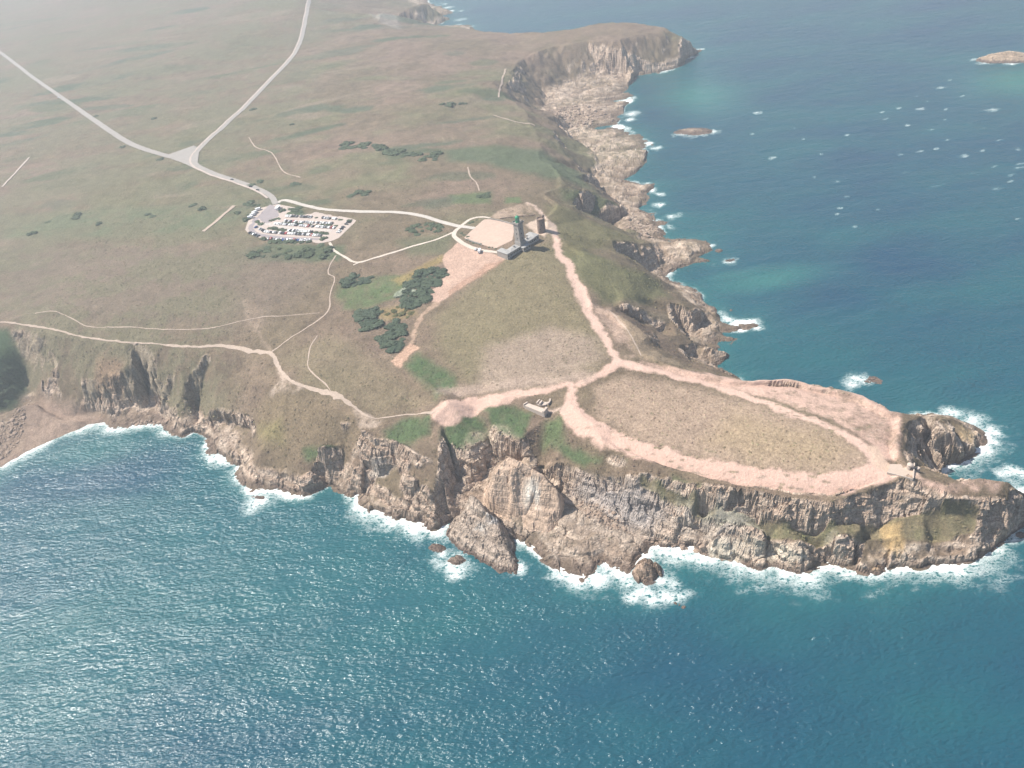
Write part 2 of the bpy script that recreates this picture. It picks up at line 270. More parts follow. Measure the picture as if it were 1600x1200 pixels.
soil = np.maximum.reduce([region([(300, 552, 51), (420, 575, 51), (560, 652, 46), (565, 690, 36), (500, 722, 18), (440, 740, 11), (402, 722, 14), (402, 660, 25), (330, 640, 22), (300, 600, 35)]), region([(30, 515, 57), (200, 537, 54), (330, 549, 52), (330, 610, 33), (280, 630, 20), (205, 615, 22), (130, 632, 10), (50, 605, 12)]) * .5,
  region([(590, 655, 46), (740, 640, 46), (800, 640, 48), (885, 665, 46), (900, 715, 36), (810, 695, 34), (770, 690, 33), (700, 705, 36), (600, 700, 34)]), region([(880, 385, 65), (960, 400, 50), (1040, 445, 20), (1020, 465, 35), (940, 480, 57)])])
rocky = np.clip(smooth(0.9, 1.45, G.slope(blur(Hb, 2)) + 0.4 * fbm(G.X, G.Y, 26, 3, 11) - .55 * soil), 0, 1)
rocky = np.clip(rocky + 0.55 * lowland, 0, 1) * (Hb > -5.5)
bare = region([(735, 690, 30), (800, 700, 20), (845, 735, 20), (1000, 765, 26), (1040, 850, 0), (1010, 900, 0), (900, 915, 0), (690, 840, 0), (690, 790, 8)])
rocky = np.maximum(rocky, bare * .6)
LEDGE = [P(*p) for p in ((1000, 745, 36.5), (1050, 760, 36), (1095, 773, 35), (1130, 789, 30), (1175, 804, 25.5), (1225, 819, 22.7), (1292, 823, 22.2), (1350, 816, 21.8), (1400, 808, 21), (1462, 800, 23.5), (1525, 807, 19.5), (1520, 836, 12), (1440, 843, 12.5), (1400, 837, 14.5), (1350, 832, 19.5), (1300, 836, 19.7), (1250, 838, 20), (1200, 828, 21.5), (1150, 811, 24), (1082, 792, 25.5), (1037, 776, 27.8), (1000, 765, 28.3))]
ledge_r = blur(inside(G.X, G.Y, LEDGE).astype(float), 2)
rocky = rocky * (1 - .9 * ledge_r)
rocky = np.maximum(rocky, .5 * region([(1428, 648, 37), (1470, 650, 30), (1545, 674, 0), (1545, 700, 0), (1480, 732, 4), (1456, 690, 22), (1440, 668, 32)]))
BEACH = px_poly([(-60, 770), (0, 733), (40, 706), (90, 683), (140, 664), (168, 658), (165, 650), (110, 642), (60, 626), (45, 640), (20, 700), (-60, 740)], 2)
beach = inside(G.X, G.Y, BEACH).astype(float); beach = blur(beach, 4)
rocky *= 1 - beach
Hl = rockify(G, Hb, rocky)
Hl = np.where(isin | (Hl < 0.4), Hl, 0.4 - (Hl - 0.4) * 0.0) 
veg = (1 - np.minimum(rocky * 2, 1)) * isin
Hl = Hl + veg * (0.35 * fbm(G.X, G.Y, 7, 3, 51) + 0.9 * fbm(G.X, G.Y, 45, 2, 52))
ff = lowland * smooth(60, 110, X_ := G.X) * smooth(420, 450, G.Y) * isin
Hl = Hl + ff * ((3.2 + 2.2 * smooth(700, 900, G.Y)) * fbm(G.X * .55 + G.Y * .25, G.Y, 17, 3, 401) + 1.1 * np.sin((G.X * .32 + G.Y * .95) / 2.6 + 3 * fbm(G.X, G.Y, 40, 2, 402)) * smooth(-.3, .3, fbm(G.X, G.Y, 50, 2, 403)))
def ground(x, y): return float(G.sample(Hl, np.array([x]), np.array([y]))[0])
def hit(px, py, A=None):
    """first point of the land (or sea) on a sight line"""
    A = Hb if A is None else A
    a = np.array(P(px, py, 95.0)); b = np.array(P(px, py, 0.0)); t = np.linspace(0, 1, 600)
    q = a[None] * (1 - t[:, None]) + b[None] * t[:, None]
    hh = np.maximum(G.sample(A, q[:, 0], q[:, 1]), 0)
    k = np.argmax(q[:, 2] <= hh)
    if k == 0: k = len(t) - 1
    return (q[k, 0], q[k, 1], hh[k])
def hits(pts): return [hit(*p[:2]) for p in pts]

# ---------------------------------------------------------------- land colours (what grows or lies there)
X, Y = G.X, G.Y
wx = X + 3.0 * fbm(X, Y, 12, 3, 61) + 1.2 * fbm(X, Y, 3.5, 2, 63); wy = Y + 3.0 * fbm(X, Y, 12, 3, 62) + 1.2 * fbm(X, Y, 3.5, 2, 64)
def C(*c): return np.array(c)
n1 = fbm(X, Y, 90, 4, 71); n2 = fbm(X * 0.6, Y, 28, 4, 72); n3 = fbm(X, Y, 5, 3, 73); n4 = fbm(X, Y, 200, 3, 74)
colr = np.empty(X.shape + (3,))
t = smooth(-0.5, 0.5, n1 * 0.8 + n2 * 0.6)[..., None]
colr[:] = C(.140, .108, .070) * (1 - t) + C(.176, .126, .092) * t                    # heather and dry heath
g = smooth(0.05, 0.6, n4 + 0.5 * n2)[..., None] * (0.35 + .3 * smooth(650, 850, Y))[..., None]
colr = colr * (1 - g) + C(.112, .122, .060) * g
n5 = fbm(X, Y, 14, 3, 76); colr *= (1 + .22 * n5 + .18 * n3)[..., None]; pr = (smooth(.1, .7, fbm(X, Y, 60, 3, 77)) * .45)[..., None]; colr = colr * (1 - pr) + C(.20, .135, .10) * pr
def zone(pts, c, soft=2.0, amt=1.0, mott=0.0, world=None, wob=1.0, gentle=None):
    global colr
    poly = world or hits(pts)
    pa = np.array(poly); x0, y0 = pa[:, :2].min(0) - 12; x1, y1 = pa[:, :2].max(0) + 12
    i0, i1 = np.searchsorted(xs, [x0, x1]); j0, j1 = np.searchsorted(ys, [y0, y1]); s = (slice(j0, j1), slice(i0, i1))
    if i1 <= i0 or j1 <= j0: return
    ax = X[s] + (wx[s] - X[s]) * wob; ay = Y[s] + (wy[s] - Y[s]) * wob
    d = seg_dist(ax, ay, poly, True) * np.where(inside(ax, ay, poly), 1, -1)
    m = smooth(-soft, soft, d) * amt
    if mott: m = m * smooth(-mott, 0.35, n3 * 0.6 + n2[s] * 0.7 if False else (n3[s] * 0.6 + n2[s] * 0.7))
    if gentle is not None: m = m * smooth(2.0, 1.0, gentle[s])
    colr[s] = colr[s] * (1 - m[..., None]) + C(*c) * m[..., None]
def strip(pts, c, widths, soft=1.7, amt=.95, wob=1.1):
    global colr
    ln = hits(pts); pa = np.array(ln); wmax = (max(widths) if hasattr(widths, '__len__') else widths) + 6
    x0, y0 = pa[:, :2].min(0) - wmax; x1, y1 = pa[:, :2].max(0) + wmax
    i0, i1 = np.searchsorted(xs, [x0, x1]); j0, j1 = np.searchsorted(ys, [y0, y1]); s = (slice(j0, j1), slice(i0, i1))
    d, tt = seg_dist(X[s] + (wx[s] - X[s]) * wob, Y[s] + (wy[s] - Y[s]) * wob, ln, False, True)
    W = np.interp(tt, np.arange(len(ln)), widths) / 2 if hasattr(widths, '__len__') else widths / 2
    m = (smooth(soft, -soft, d - W + 1.6 * n5[s] + .7 * n3[s]) * amt * (1 - .35 * smooth(.35, .75, n3[s])))[..., None]
    colr[s] = colr[s] * (1 - m) + C(*c) * m
GREEN = (.066, .105, .045); FERN = (.085, .122, .052); OLIVE = (.172, .146, .084); PINK = (.52, .355, .285); DRY = (.27, .20, .145); DULL = (.20, .16, .115)
# olive turf and dry turf of the cape
zone([(790, 400), (860, 380), (880, 410), (910, 470), (950, 550), (930, 585), (800, 612), (730, 600), (690, 560), (680, 500), (720, 460), (760, 425)], OLIVE, 10, .8)
zone([(870, 390), (920, 392), (970, 415), (1030, 440), (1045, 462), (1000, 475), (940, 475), (910, 440)], (.125, .125, .060), 8, .8)
zone([(760, 545), (860, 510), (930, 530), (945, 560), (900, 588), (800, 606), (745, 600)], (.285, .215, .17), 10, .75)
zone([(930, 605), (980, 590), (1060, 600), (1180, 632), (1290, 672), (1350, 705), (1358, 728), (1330, 742), (1240, 742), (1120, 722), (1010, 692), (940, 655)], (.31, .228, .168), 7, .9)
zone([(1150, 645), (1290, 680), (1335, 705), (1290, 728), (1180, 722), (1100, 690)], (.285, .215, .135), 12, .7)
zone([(420, 610), (560, 650), (560, 690), (500, 720), (430, 730), (400, 690), (400, 640)], (.165, .125, .078), 8, .8)
zone([(440, 560), (520, 520), (620, 590), (680, 630), (580, 650), (480, 610)], (.17, .14, .085), 10, .6)
zone([(852, 318), (900, 332), (960, 360), (1004, 378), (950, 380), (905, 394), (884, 402), (868, 360)], (.135, .122, .062), 8, .85); zone([(880, 300), (930, 302), (968, 324), (910, 322), (880, 312)], (.095, .115, .058), 6, .8)
zone([(955, 486), (1004, 516), (1024, 548), (1100, 580), (1000, 560), (975, 524)], (.27, .205, .14), 5, .8); zone([(985, 474), (1014, 485), (1048, 498), (1040, 516), (1010, 508)], (.24, .19, .125), 4, .7)
# greener and darker patches
zone([(528, 447), (585, 432), (640, 430), (655, 447), (622, 464), (577, 482), (540, 482), (526, 462)], FERN, 5, .95, 1.4)
zone([(653, 553), (712, 590), (713, 606), (682, 625), (664, 600), (632, 573)], GREEN, 5, .95, 1.4)
zone([(600, 672), (640, 652), (675, 650), (672, 682), (640, 700), (600, 700)], GREEN, 4, .9, 1.4); zone([(690, 662), (736, 646), (782, 690), (770, 718), (735, 700), (690, 692)], GREEN, 4, .95, 1.4)
zone([(746, 640), (800, 632), (832, 645), (812, 690), (786, 680)], GREEN, 3, .95, 1.4); zone([(850, 662), (880, 648), (882, 690), (850, 702)], FERN, 4, .9, 1.4)
zone([(868, 692), (905, 700), (940, 718), (915, 726), (880, 712)], GREEN, 3, .85); zone([(1050, 752), (1085, 758), (1100, 775), (1060, 790), (1040, 772)], (.07, .105, .045), 3, .8)
zone([(470, 700), (525, 705), (522, 725), (475, 722)], GREEN, 3, .8)
zone([(690, 236), (740, 228), (850, 236), (905, 268), (930, 300), (860, 280), (760, 256), (700, 252)], (.075, .105, .058), 12, .8)
zone([(700, 305), (765, 298), (768, 318), (706, 319)], FERN, 5, .8); zone([(790, 309), (815, 308), (812, 318), (790, 318)], FERN, 3, .8)
zone([(0, 338), (120, 330), (250, 322), (380, 312), (400, 335), (330, 366), (150, 372), (0, 374)], (.105, .125, .07), 14, .8)
zone([(360, 395), (420, 380), (540, 384), (530, 408), (400, 412)], (.07, .095, .05), 6, .85)
zone([(430, 330), (470, 322), (480, 338), (440, 342)], (.065, .09, .048), 4, .9); zone([(620, 375), (715, 362), (700, 395), (640, 400)], (.095, .11, .06), 8, .6)
zone([(610, 440), (690, 398), (700, 405), (660, 425), (625, 446)], (.24, .18, .075), 4, .8); zone([(570, 486), (640, 476), (650, 492), (600, 502)], (.22, .165, .075), 4, .7)
zone([(405, 668), (440, 655), (445, 690), (420, 695)], (.20, .175, .075), 6, .55)
zone([(0, 380), (380, 385), (500, 430), (420, 500), (200, 520), (0, 495)], (.15, .118, .088), 25, .7)
for k in range(110):                                                         # darker scrub streaks over the heath
    a = random.uniform(-20, 780); b = random.uniform(15, 330) ** 1.0
    if b > 30 + a * .3 and a > 500: pass
    q = hit(a, b); d = math.hypot(q[0], q[1]); lx = random.uniform(10, 55) * d / 1000; ly = random.uniform(4, 14) * d / 900
    an = random.uniform(-.25, .35); pl = [(q[0] + lx * math.cos(v) * math.cos(an) - ly * math.sin(v) * math.sin(an), q[1] + lx * math.cos(v) * math.sin(an) + ly * math.sin(v) * math.cos(an)) for v in np.linspace(0, 6.28, 14)[:-1]]
    zone(None, random.choice([(.075, .09, .052), (.09, .10, .055), (.19, .15, .105), (.08, .095, .06)]), 5, random.uniform(.5, 1.0), 0, pl, 1.6)
# bare pink earth
zone([(714, 380), (786, 401), (791, 405), (758, 425), (702, 464), (683, 474), (670, 469), (671, 457), (684, 448), (697, 420), (691, 406), (695, 397)], (.41, .28, .215), .8, 1.0, 0, None, .35)
zone([(760, 412), (790, 408), (770, 420), (730, 446), (705, 464), (700, 458)], (.33, .20, .14), 2, .7)
zone([(640, 535), (654, 545), (622, 577), (612, 566)], (.40, .26, .185), .8, 1); strip([(683, 474), (660, 492), (650, 512), (642, 534)], (.36, .25, .18), [5, 4, 2.5, 5], .8, .8)
zone([(433, 572), (450, 596), (482, 608), (456, 619), (418, 619), (424, 606), (438, 598)], (.37, .29, .23), 1.5, .9, .6); zone([(548, 640), (568, 645), (600, 655), (590, 668), (560, 668)], (.37, .29, .23), 1.5, .9, .5); zone([(378, 470), (408, 478), (412, 510), (396, 512)], (.22, .165, .12), 6, .7)
zone([(765, 340), (786, 327), (824, 317), (842, 327), (840, 334), (781, 342)], (.38, .28, .21), 2, .8, .9)
zone([(824, 352), (837, 343), (864, 350), (870, 362), (852, 370), (837, 365)], (.48, .37, .29), 1.5, .95)
zone([(925, 475), (950, 480), (976, 508), (992, 545), (1012, 560), (975, 562), (955, 522)], (.37, .265, .205), 3, .85, .7)
zone([(1000, 563), (1060, 574), (1150, 592), (1235, 593), (1300, 608), (1390, 641), (1408, 665), (1410, 712), (1378, 716), (1362, 690), (1300, 656), (1200, 622), (1100, 597), (1000, 578)], PINK, 2, .9, .9)
strip([(868, 362), (875, 395), (890, 420), (905, 450), (920, 485), (940, 522), (955, 548), (966, 568)], (.55, .385, .31), [6, 6.5, 7, 7.5, 8, 7, 6.5, 8])
strip([(824, 318), (845, 330), (858, 345), (868, 355), (868, 368)], (.48, .36, .29), [2.5, 3, 3.5, 5, 7])
strip([(966, 568), (940, 585), (905, 600), (860, 607), (815, 615), (770, 624), (735, 634), (705, 642), (684, 648)], PINK, [8, 5, 5, 6, 8, 12, 16, 17, 12])
strip([(690, 612), (780, 600), (860, 597), (920, 588)], (.36, .27, .215), 10, 4, .7, 1.2)
strip([(966, 568), (1000, 574), (1050, 586), (1110, 602), (1170, 621), (1230, 643), (1290, 666), (1340, 688), (1364, 705), (1376, 728), (1395, 738)], (.55, .385, .31), [9, 8, 7, 7, 7, 7, 7, 8, 9, 10, 12])
strip([(893, 605), (890, 625), (890, 640), (910, 660), (950, 685), (1000, 705), (1060, 722), (1120, 735), (1180, 748), (1240, 758), (1300, 760), (1350, 748), (1384, 735)], PINK, [5, 9, 14, 16, 16, 14, 13, 14, 16, 17, 17, 15, 14])
for k in range(90):
    a, b = random.choice(((random.uniform(1200, 1400), None), (random.uniform(960, 1320), 1)))
    py_ = (600 + (a - 1200) * .24 + random.uniform(8, 50)) if b is None else 690 + (a - 960) * .2 + random.uniform(-16, 26)
    q = hit(a, py_); lx = random.uniform(.8, 3.2); ly = random.uniform(.4, 1.0)
    zone(None, random.choice([(.22, .17, .12), (.30, .23, .18), (.19, .16, .10)]), .5, .85, 0, [(q[0] + lx * math.cos(v) + .3 * ly * math.sin(v), q[1] - .35 * lx * math.cos(v) + ly * math.sin(v)) for v in np.linspace(0, 6.28, 9)[:-1]], .4)
strip([(1370, 700), (1378, 725), (1400, 738), (1422, 742)], (.52, .38, .29), [8, 9, 12, 9])
strip([(427, 551), (405, 522), (388, 500), (382, 470)], (.25, .19, .14), [2, 3.5, 5, 4], 2, .7)
strip([(852, 642), (870, 639), (890, 636)], (.48, .36, .29), 2)
# the rock of the cliffs, shore platforms, beach
rk = rocky
band = Hl + 0.10 * X - 0.06 * Y + 3 * fbm(X, Y, 40, 2, 91)
rt = smooth(-0.6, 0.6, np.sin(band * 1.3) * 0.5 + n3 * 0.9)[..., None]
rockc = C(.355, .262, .198) * (1 - rt) + C(.52, .41, .32) * rt
rw = smooth(0.1, 0.6, fbm(X, Y, 60, 3, 95))[..., None]; rockc = rockc * (1 - 0.45 * rw) + C(.33, .28, .235) * 0.45 * rw
lo = smooth(4.5, 1.5, Hl)[..., None]; rockc = rockc * (1 - lo) + C(.17, .125, .098) * lo
slp = G.slope(Hl)
rkm = smooth(0.25, 0.8, rk + 0.25 * n3 + 0.15 * n2)
ledge = smooth(1.3, 0.55, slp) * smooth(12, 22, Hl) * smooth(-0.15, 0.35, n2 + 0.6 * n3) * rkm      # turf clinging to ledges
lefty = smooth(-210, -260, X) * smooth(480, 520, Y) * smooth(6, 16, Hl) * smooth(-0.35, 0.25, n2 + .5 * n3)
rkm = np.clip(rkm - 0.8 * ledge - 0.65 * lefty, 0, 1)
lm = (np.clip(lefty, 0, 1) * 0.8)[..., None]; colr = colr * (1 - lm) + C(.135, .122, .075) * lm
colr = colr * (1 - rkm[..., None]) + rockc * rkm[..., None]
bm_ = beach[..., None]; bt = smooth(-.5, .5, n2 + n3)[..., None]; colr = colr * (1 - bm_) + (C(.21, .15, .115) * (1 - bt) + C(.27, .195, .148) * bt) * bm_
zone(None, (.05, .085, .042), 4, .9, 0, [P(*p) for p in ((-90, 515, 60), (15, 518, 54), (38, 568, 29), (46, 600, 14), (47, 614, 9), (20, 640, 7), (-60, 664, 6), (-120, 620, 30))])
lm = (smooth(.2, .6, ledge_r + .25 * n3 + .1 * n2) * .95)[..., None]; colr = colr * (1 - lm) + (C(.19, .155, .092) * (1 - bt) + C(.155, .142, .078) * bt) * lm
zone(None, PINK, 2, .8, .9, [P(*p) for p in ((1404, 743, 41), (1440, 746, 40), (1475, 758, 38), (1500, 750, 38), (1530, 743, 37), (1572, 749, 33), (1565, 768, 32), (1515, 770, 35), (1480, 772, 36), (1440, 756, 39))], 1.0, slp - .6)
# lichen, guano and ochre stains on the lower walls
zone(None, (.56, .50, .40), 2, .8, .5, [P(*p) for p in ((1110, 838, 13), (1165, 842, 13), (1205, 850, 12), (1262, 854, 12), (1262, 888, 2), (1215, 880, 2), (1150, 874, 2), (1110, 862, 4))]); zone(None, (.50, .45, .37), 2, .7, .4, [P(*p) for p in ((1290, 850, 12), (1350, 850, 11), (1345, 880, 2), (1300, 876, 2))]); zone(None, (.48, .44, .37), 2, .6, .4, [P(*p) for p in ((1400, 852, 10), (1440, 856, 9), (1440, 884, 1), (1400, 884, 1))])
zone([(1060, 780), (1160, 800), (1200, 830), (1120, 850), (1040, 820)], (.36, .33, .29), 5, .6, .5); zone([(900, 745), (1000, 770), (1040, 800), (1010, 830), (950, 800), (890, 765)], (.33, .30, .285), 5, .7)
zone([(1376, 820), (1406, 818), (1412, 858), (1380, 862)], (.42, .29, .14), 3, .75); zone([(1500, 668), (1525, 676), (1520, 692), (1500, 690)], (.42, .31, .18), 3, .8)
zone([(580, 722), (610, 725), (600, 745), (575, 740)], (.52, .45, .38), 2, .8); zone([(150, 565), (195, 565), (195, 620), (155, 625)], (.24, .16, .105), 6, .8)
zone([(575, 21), (620, 24), (625, 46), (600, 38)], (.40, .36, .32), 8, .35)

# ---------------------------------------------------------------- materials
def mat(name):
    m = bpy.data.materials.new(name); m.use_nodes = True
    b = m.node_tree.nodes['Principled BSDF']; return m, m.node_tree.nodes, m.node_tree.links, b
def nd(ns, t, **k):
    n = ns.new(t)
    for a, v in k.items():
        if a in n.inputs: n.inputs[a].default_value = v
        else: setattr(n, a, v)
    return n
def math_n(ns, ls, op, a, b=None, c=None, clamp=False):
    n = ns.new('ShaderNodeMath'); n.operation = op; n.use_clamp = clamp
    for i, v in enumerate((a, b, c)):
        if v is None: continue
        if hasattr(v, 'is_output') or isinstance(v, bpy.types.NodeSocket): ls.new(v, n.inputs[i])
        else: n.inputs[i].default_value = v
    return n.outputs[0]
def noise(ns, ls, vec, scale, detail=4, rough=0.55):
    n = ns.new('ShaderNodeTexNoise'); n.inputs['Scale'].default_value = scale; n.inputs['Detail'].default_value = detail; n.inputs['Roughness'].default_value = rough
    if vec is not None: ls.new(vec, n.inputs['Vector'])
    return n.outputs['Fac']
def mapping(ns, ls, vec, scale=(1, 1, 1), rot=(0, 0, 0)):
    n = ns.new('ShaderNodeMapping'); n.inputs['Scale'].default_value = scale; n.inputs['Rotation'].default_value = rot; ls.new(vec, n.inputs['Vector']); return n.outputs[0]
def mixc(ns, ls, fac, a, b, mode='MIX'):
    n = ns.new('ShaderNodeMix'); n.data_type = 'RGBA'; n.blend_type = mode
    for s, v in ((0, fac), (6, a), (7, b)):
        if isinstance(v, bpy.types.NodeSocket): ls.new(v, n.inputs[s])
        else: n.inputs[s].default_value = v if s == 0 else (*v, 1)
    return n.outputs[2]
def land_material(name, attr=True, base=(.3, .24, .19)):
    m, ns, ls, b = mat(name)
    tc = ns.new('ShaderNodeNewGeometry').outputs['Position']
    if attr:
        a = ns.new('ShaderNodeAttribute'); a.attribute_name = 'col'; c = a.outputs['Color']
        r = ns.new('ShaderNodeAttribute'); r.attribute_name = 'rock'; rk_ = r.outputs['Fac']
    else: c = base; rk_ = 1.0
    v1 = noise(ns, ls, tc, 0.55, 4, .68); v2 = noise(ns, ls, tc, 0.09, 4, .6)
    v3 = noise(ns, ls, tc, 1.5, 2, .6); f = math_n(ns, ls, 'MULTIPLY', math_n(ns, ls, 'MULTIPLY_ADD', v1, 1.6, 0.2), math_n(ns, ls, 'MULTIPLY_ADD', v3, 1.2, .4)); f = math_n(ns, ls, 'MULTIPLY', f, math_n(ns, ls, 'MULTIPLY_ADD', v2, .7, .65))
    cc = mixc(ns, ls, 1.0, c, (1, 1, 1), 'MULTIPLY') if not attr else c
    if attr:      # trodden earth is smoother than turf
        sp = ns.new('ShaderNodeSeparateColor'); ls.new(c, sp.inputs[0])
        e = math_n(ns, ls, 'MULTIPLY', math_n(ns, ls, 'MULTIPLY', math_n(ns, ls, 'ADD', sp.outputs[0], -.38), 7.0, clamp=True), .7)
        f = math_n(ns, ls, 'ADD', math_n(ns, ls, 'MULTIPLY', f, math_n(ns, ls, 'SUBTRACT', 1.0, e)), e)
    comb = ns.new('ShaderNodeCombineXYZ')
    for i in range(3): ls.new(f, comb.inputs[i])
    cc = mixc(ns, ls, 1.0, cc, comb.outputs[0], 'MULTIPLY')
    # bedding lines on rock
    bedv = mapping(ns, ls, tc, (.05, .05, 1.1), (math.radians(6), math.radians(-5), 0)); bed = noise(ns, ls, bedv, 1.0, 3, .7)
    jv = mapping(ns, ls, tc, (1, 1, .22)); vor = ns.new('ShaderNodeTexVoronoi'); vor.feature = 'DISTANCE_TO_EDGE'; vor.inputs['Scale'].default_value = .42; ls.new(jv, vor.inputs['Vector'])
    crack = math_n(ns, ls, 'MULTIPLY', vor.outputs['Distance'], 7.0, clamp=True)
    rb = math_n(ns, ls, 'MULTIPLY_ADD', bed, 1.8, .12)
    comb2 = ns.new('ShaderNodeCombineXYZ')
    for i in range(3): ls.new(rb, comb2.inputs[i])
    cr = mixc(ns, ls, 1.0, cc, comb2.outputs[0], 'MULTIPLY')
    ck = math_n(ns, ls, 'MULTIPLY_ADD', crack, .22, .78); comb3 = ns.new('ShaderNodeCombineXYZ')
    for i in range(3): ls.new(ck, comb3.inputs[i])
    cr = mixc(ns, ls, 1.0, cr, comb3.outputs[0], 'MULTIPLY'); cc = mixc(ns, ls, rk_, cc, cr)
    ls.new(cc, b.inputs['Base Color']); b.inputs['Roughness'].default_value = .95; b.inputs['Specular IOR Level'].default_value = .15
    hgt = math_n(ns, ls, 'MULTIPLY_ADD', v1, .9, math_n(ns, ls, 'MULTIPLY', math_n(ns, ls, 'ADD', math_n(ns, ls, 'MULTIPLY', crack, .3), math_n(ns, ls, 'MULTIPLY', bed, 2.0)), rk_))
    bp = ns.new('ShaderNodeBump'); bp.inputs['Strength'].default_value = .8; bp.inputs['Distance'].default_value = 1.0; ls.new(hgt, bp.inputs['Height']); ls.new(bp.outputs[0], b.inputs['Normal'])
    return m
M_LAND = land_material('heath_and_rock'); M_ROCK = M_LAND
def plain(name, c, rough=.9, var=.35, scale=.6, spec=.2, metal=0, bump=0):
    m, ns, ls, b = mat(name)
    tc = ns.new('ShaderNodeNewGeometry').outputs['Position']; f = noise(ns, ls, tc, scale, 5, .6)
    f = math_n(ns, ls, 'MULTIPLY_ADD', f, var * 2, 1 - var); cb = ns.new('ShaderNodeCombineXYZ')
    for i in range(3): ls.new(f, cb.inputs[i])
    ls.new(mixc(ns, ls, 1.0, c, cb.outputs[0], 'MULTIPLY'), b.inputs['Base Color']); b.inputs['Roughness'].default_value = rough; b.inputs['Specular IOR Level'].default_value = spec; b.inputs['Metallic'].default_value = metal
    if bump:
        bp = ns.new('ShaderNodeBump'); bp.inputs['Strength'].default_value = bump; ls.new(f, bp.inputs['Height']); ls.new(bp.outputs[0], b.inputs['Normal'])
    return m

# ---------------------------------------------------------------- mesh helpers
def tag(o, label=None, cat=None, group=None, kind=None):
    if label: o['label'] = label
    if cat: o['category'] = cat
    if group: o['group'] = group
    if kind: o['kind'] = kind
    return o
def mesh_from(name, V, Fq, m, smooth_=True, parent=None):
    me = bpy.data.meshes.new(name)
    V = np.asarray(V, float); Fq = np.asarray(Fq, np.int32)
    if len(Fq):
        k = Fq.shape[1]
        me.vertices.add(len(V)); me.vertices.foreach_set('co', V.astype(np.float32).ravel())
        me.loops.add(Fq.size); me.loops.foreach_set('vertex_index', Fq.ravel())
        me.polygons.add(len(Fq)); me.polygons.foreach_set('loop_start', np.arange(0, Fq.size, k, dtype=np.int32)); me.polygons.foreach_set('loop_total', np.full(len(Fq), k, np.int32))
        sm = np.full(len(Fq), smooth_, bool) if np.isscalar(smooth_) else smooth_
        me.polygons.foreach_set('use_smooth', sm); me.update(calc_edges=True); me.validate()
    if m: me.materials.append(m)
    o = bpy.data.objects.new(name, me); col.objects.link(o)
    if parent: o.parent = parent
    return o
def set_attr(me, name, typ, data):
    a = me.attributes.new(name, typ, 'POINT')
    if typ == 'FLOAT_COLOR': a.data.foreach_set('color', np.concatenate([data, np.ones((len(data), 1))], 1).astype(np.float32).ravel())
    else: a.data.foreach_set('value', data.astype(np.float32).ravel())
def grid_mesh(name, G, Hh, keep, m, colors=None, rockm=None, flat_at=.45, shove=None):
    ny, nx = Hh.shape
    cell = keep[:-1, :-1] | keep[1:, :-1] | keep[:-1, 1:] | keep[1:, 1:]
    used = np.zeros((ny, nx), bool)
    used[:-1, :-1] |= cell; used[1:, :-1] |= cell; used[:-1, 1:] |= cell; used[1:, 1:] |= cell
    idx = np.full((ny, nx), -1, np.int64); idx[used] = np.arange(used.sum())
    V = np.stack([G.X[used], G.Y[used], Hh[used]], 1)
    if shove is not None: V[:, 0] += shove[0][used]; V[:, 1] += shove[1][used]
    Fq = np.stack([idx[:-1, :-1][cell], idx[:-1, 1:][cell], idx[1:, 1:][cell], idx[1:, :-1][cell]], 1)
    sm = True
    if rockm is not None:
        rr = (rockm[:-1, :-1] + rockm[1:, 1:]) / 2; sm = (rr[cell] < flat_at)
    o = mesh_from(name, V, Fq, m, sm)
    if colors is not None: set_attr(o.data, 'col', 'FLOAT_COLOR', colors[used])
    if rockm is not None: set_attr(o.data, 'rock', 'FLOAT', rockm[used])
    return o
gy_, gx_ = np.gradient(blur(Hl, 3), ys, xs); gn = np.hypot(gx_, gy_) + 1e-6
u_ = X * .9 + Y * .55; hz_ = Hl + .10 * X - .06 * Y
bulge = 2.6 * fbm(u_, hz_ * 1.7, 8.0, 3, 501) + 1.3 * np.abs(fbm(u_ * .45, hz_ * 2.2, 5.0, 2, 502)) + .7 * fbm(u_, hz_ * 1.5, 2.6, 2, 503)
bulge = bulge * np.clip(rocky, 0, 1) * smooth(.7, 1.6, gn) * smooth(.5, 4, Hl) * smooth(900, 700, Y)
land = grid_mesh('headland', G, Hl, Hl > -3.0, M_LAND, colr, np.clip(rkm, 0, 1), .45, (-gx_ / gn * bulge, -gy_ / gn * bulge)); tag(land, kind='structure')

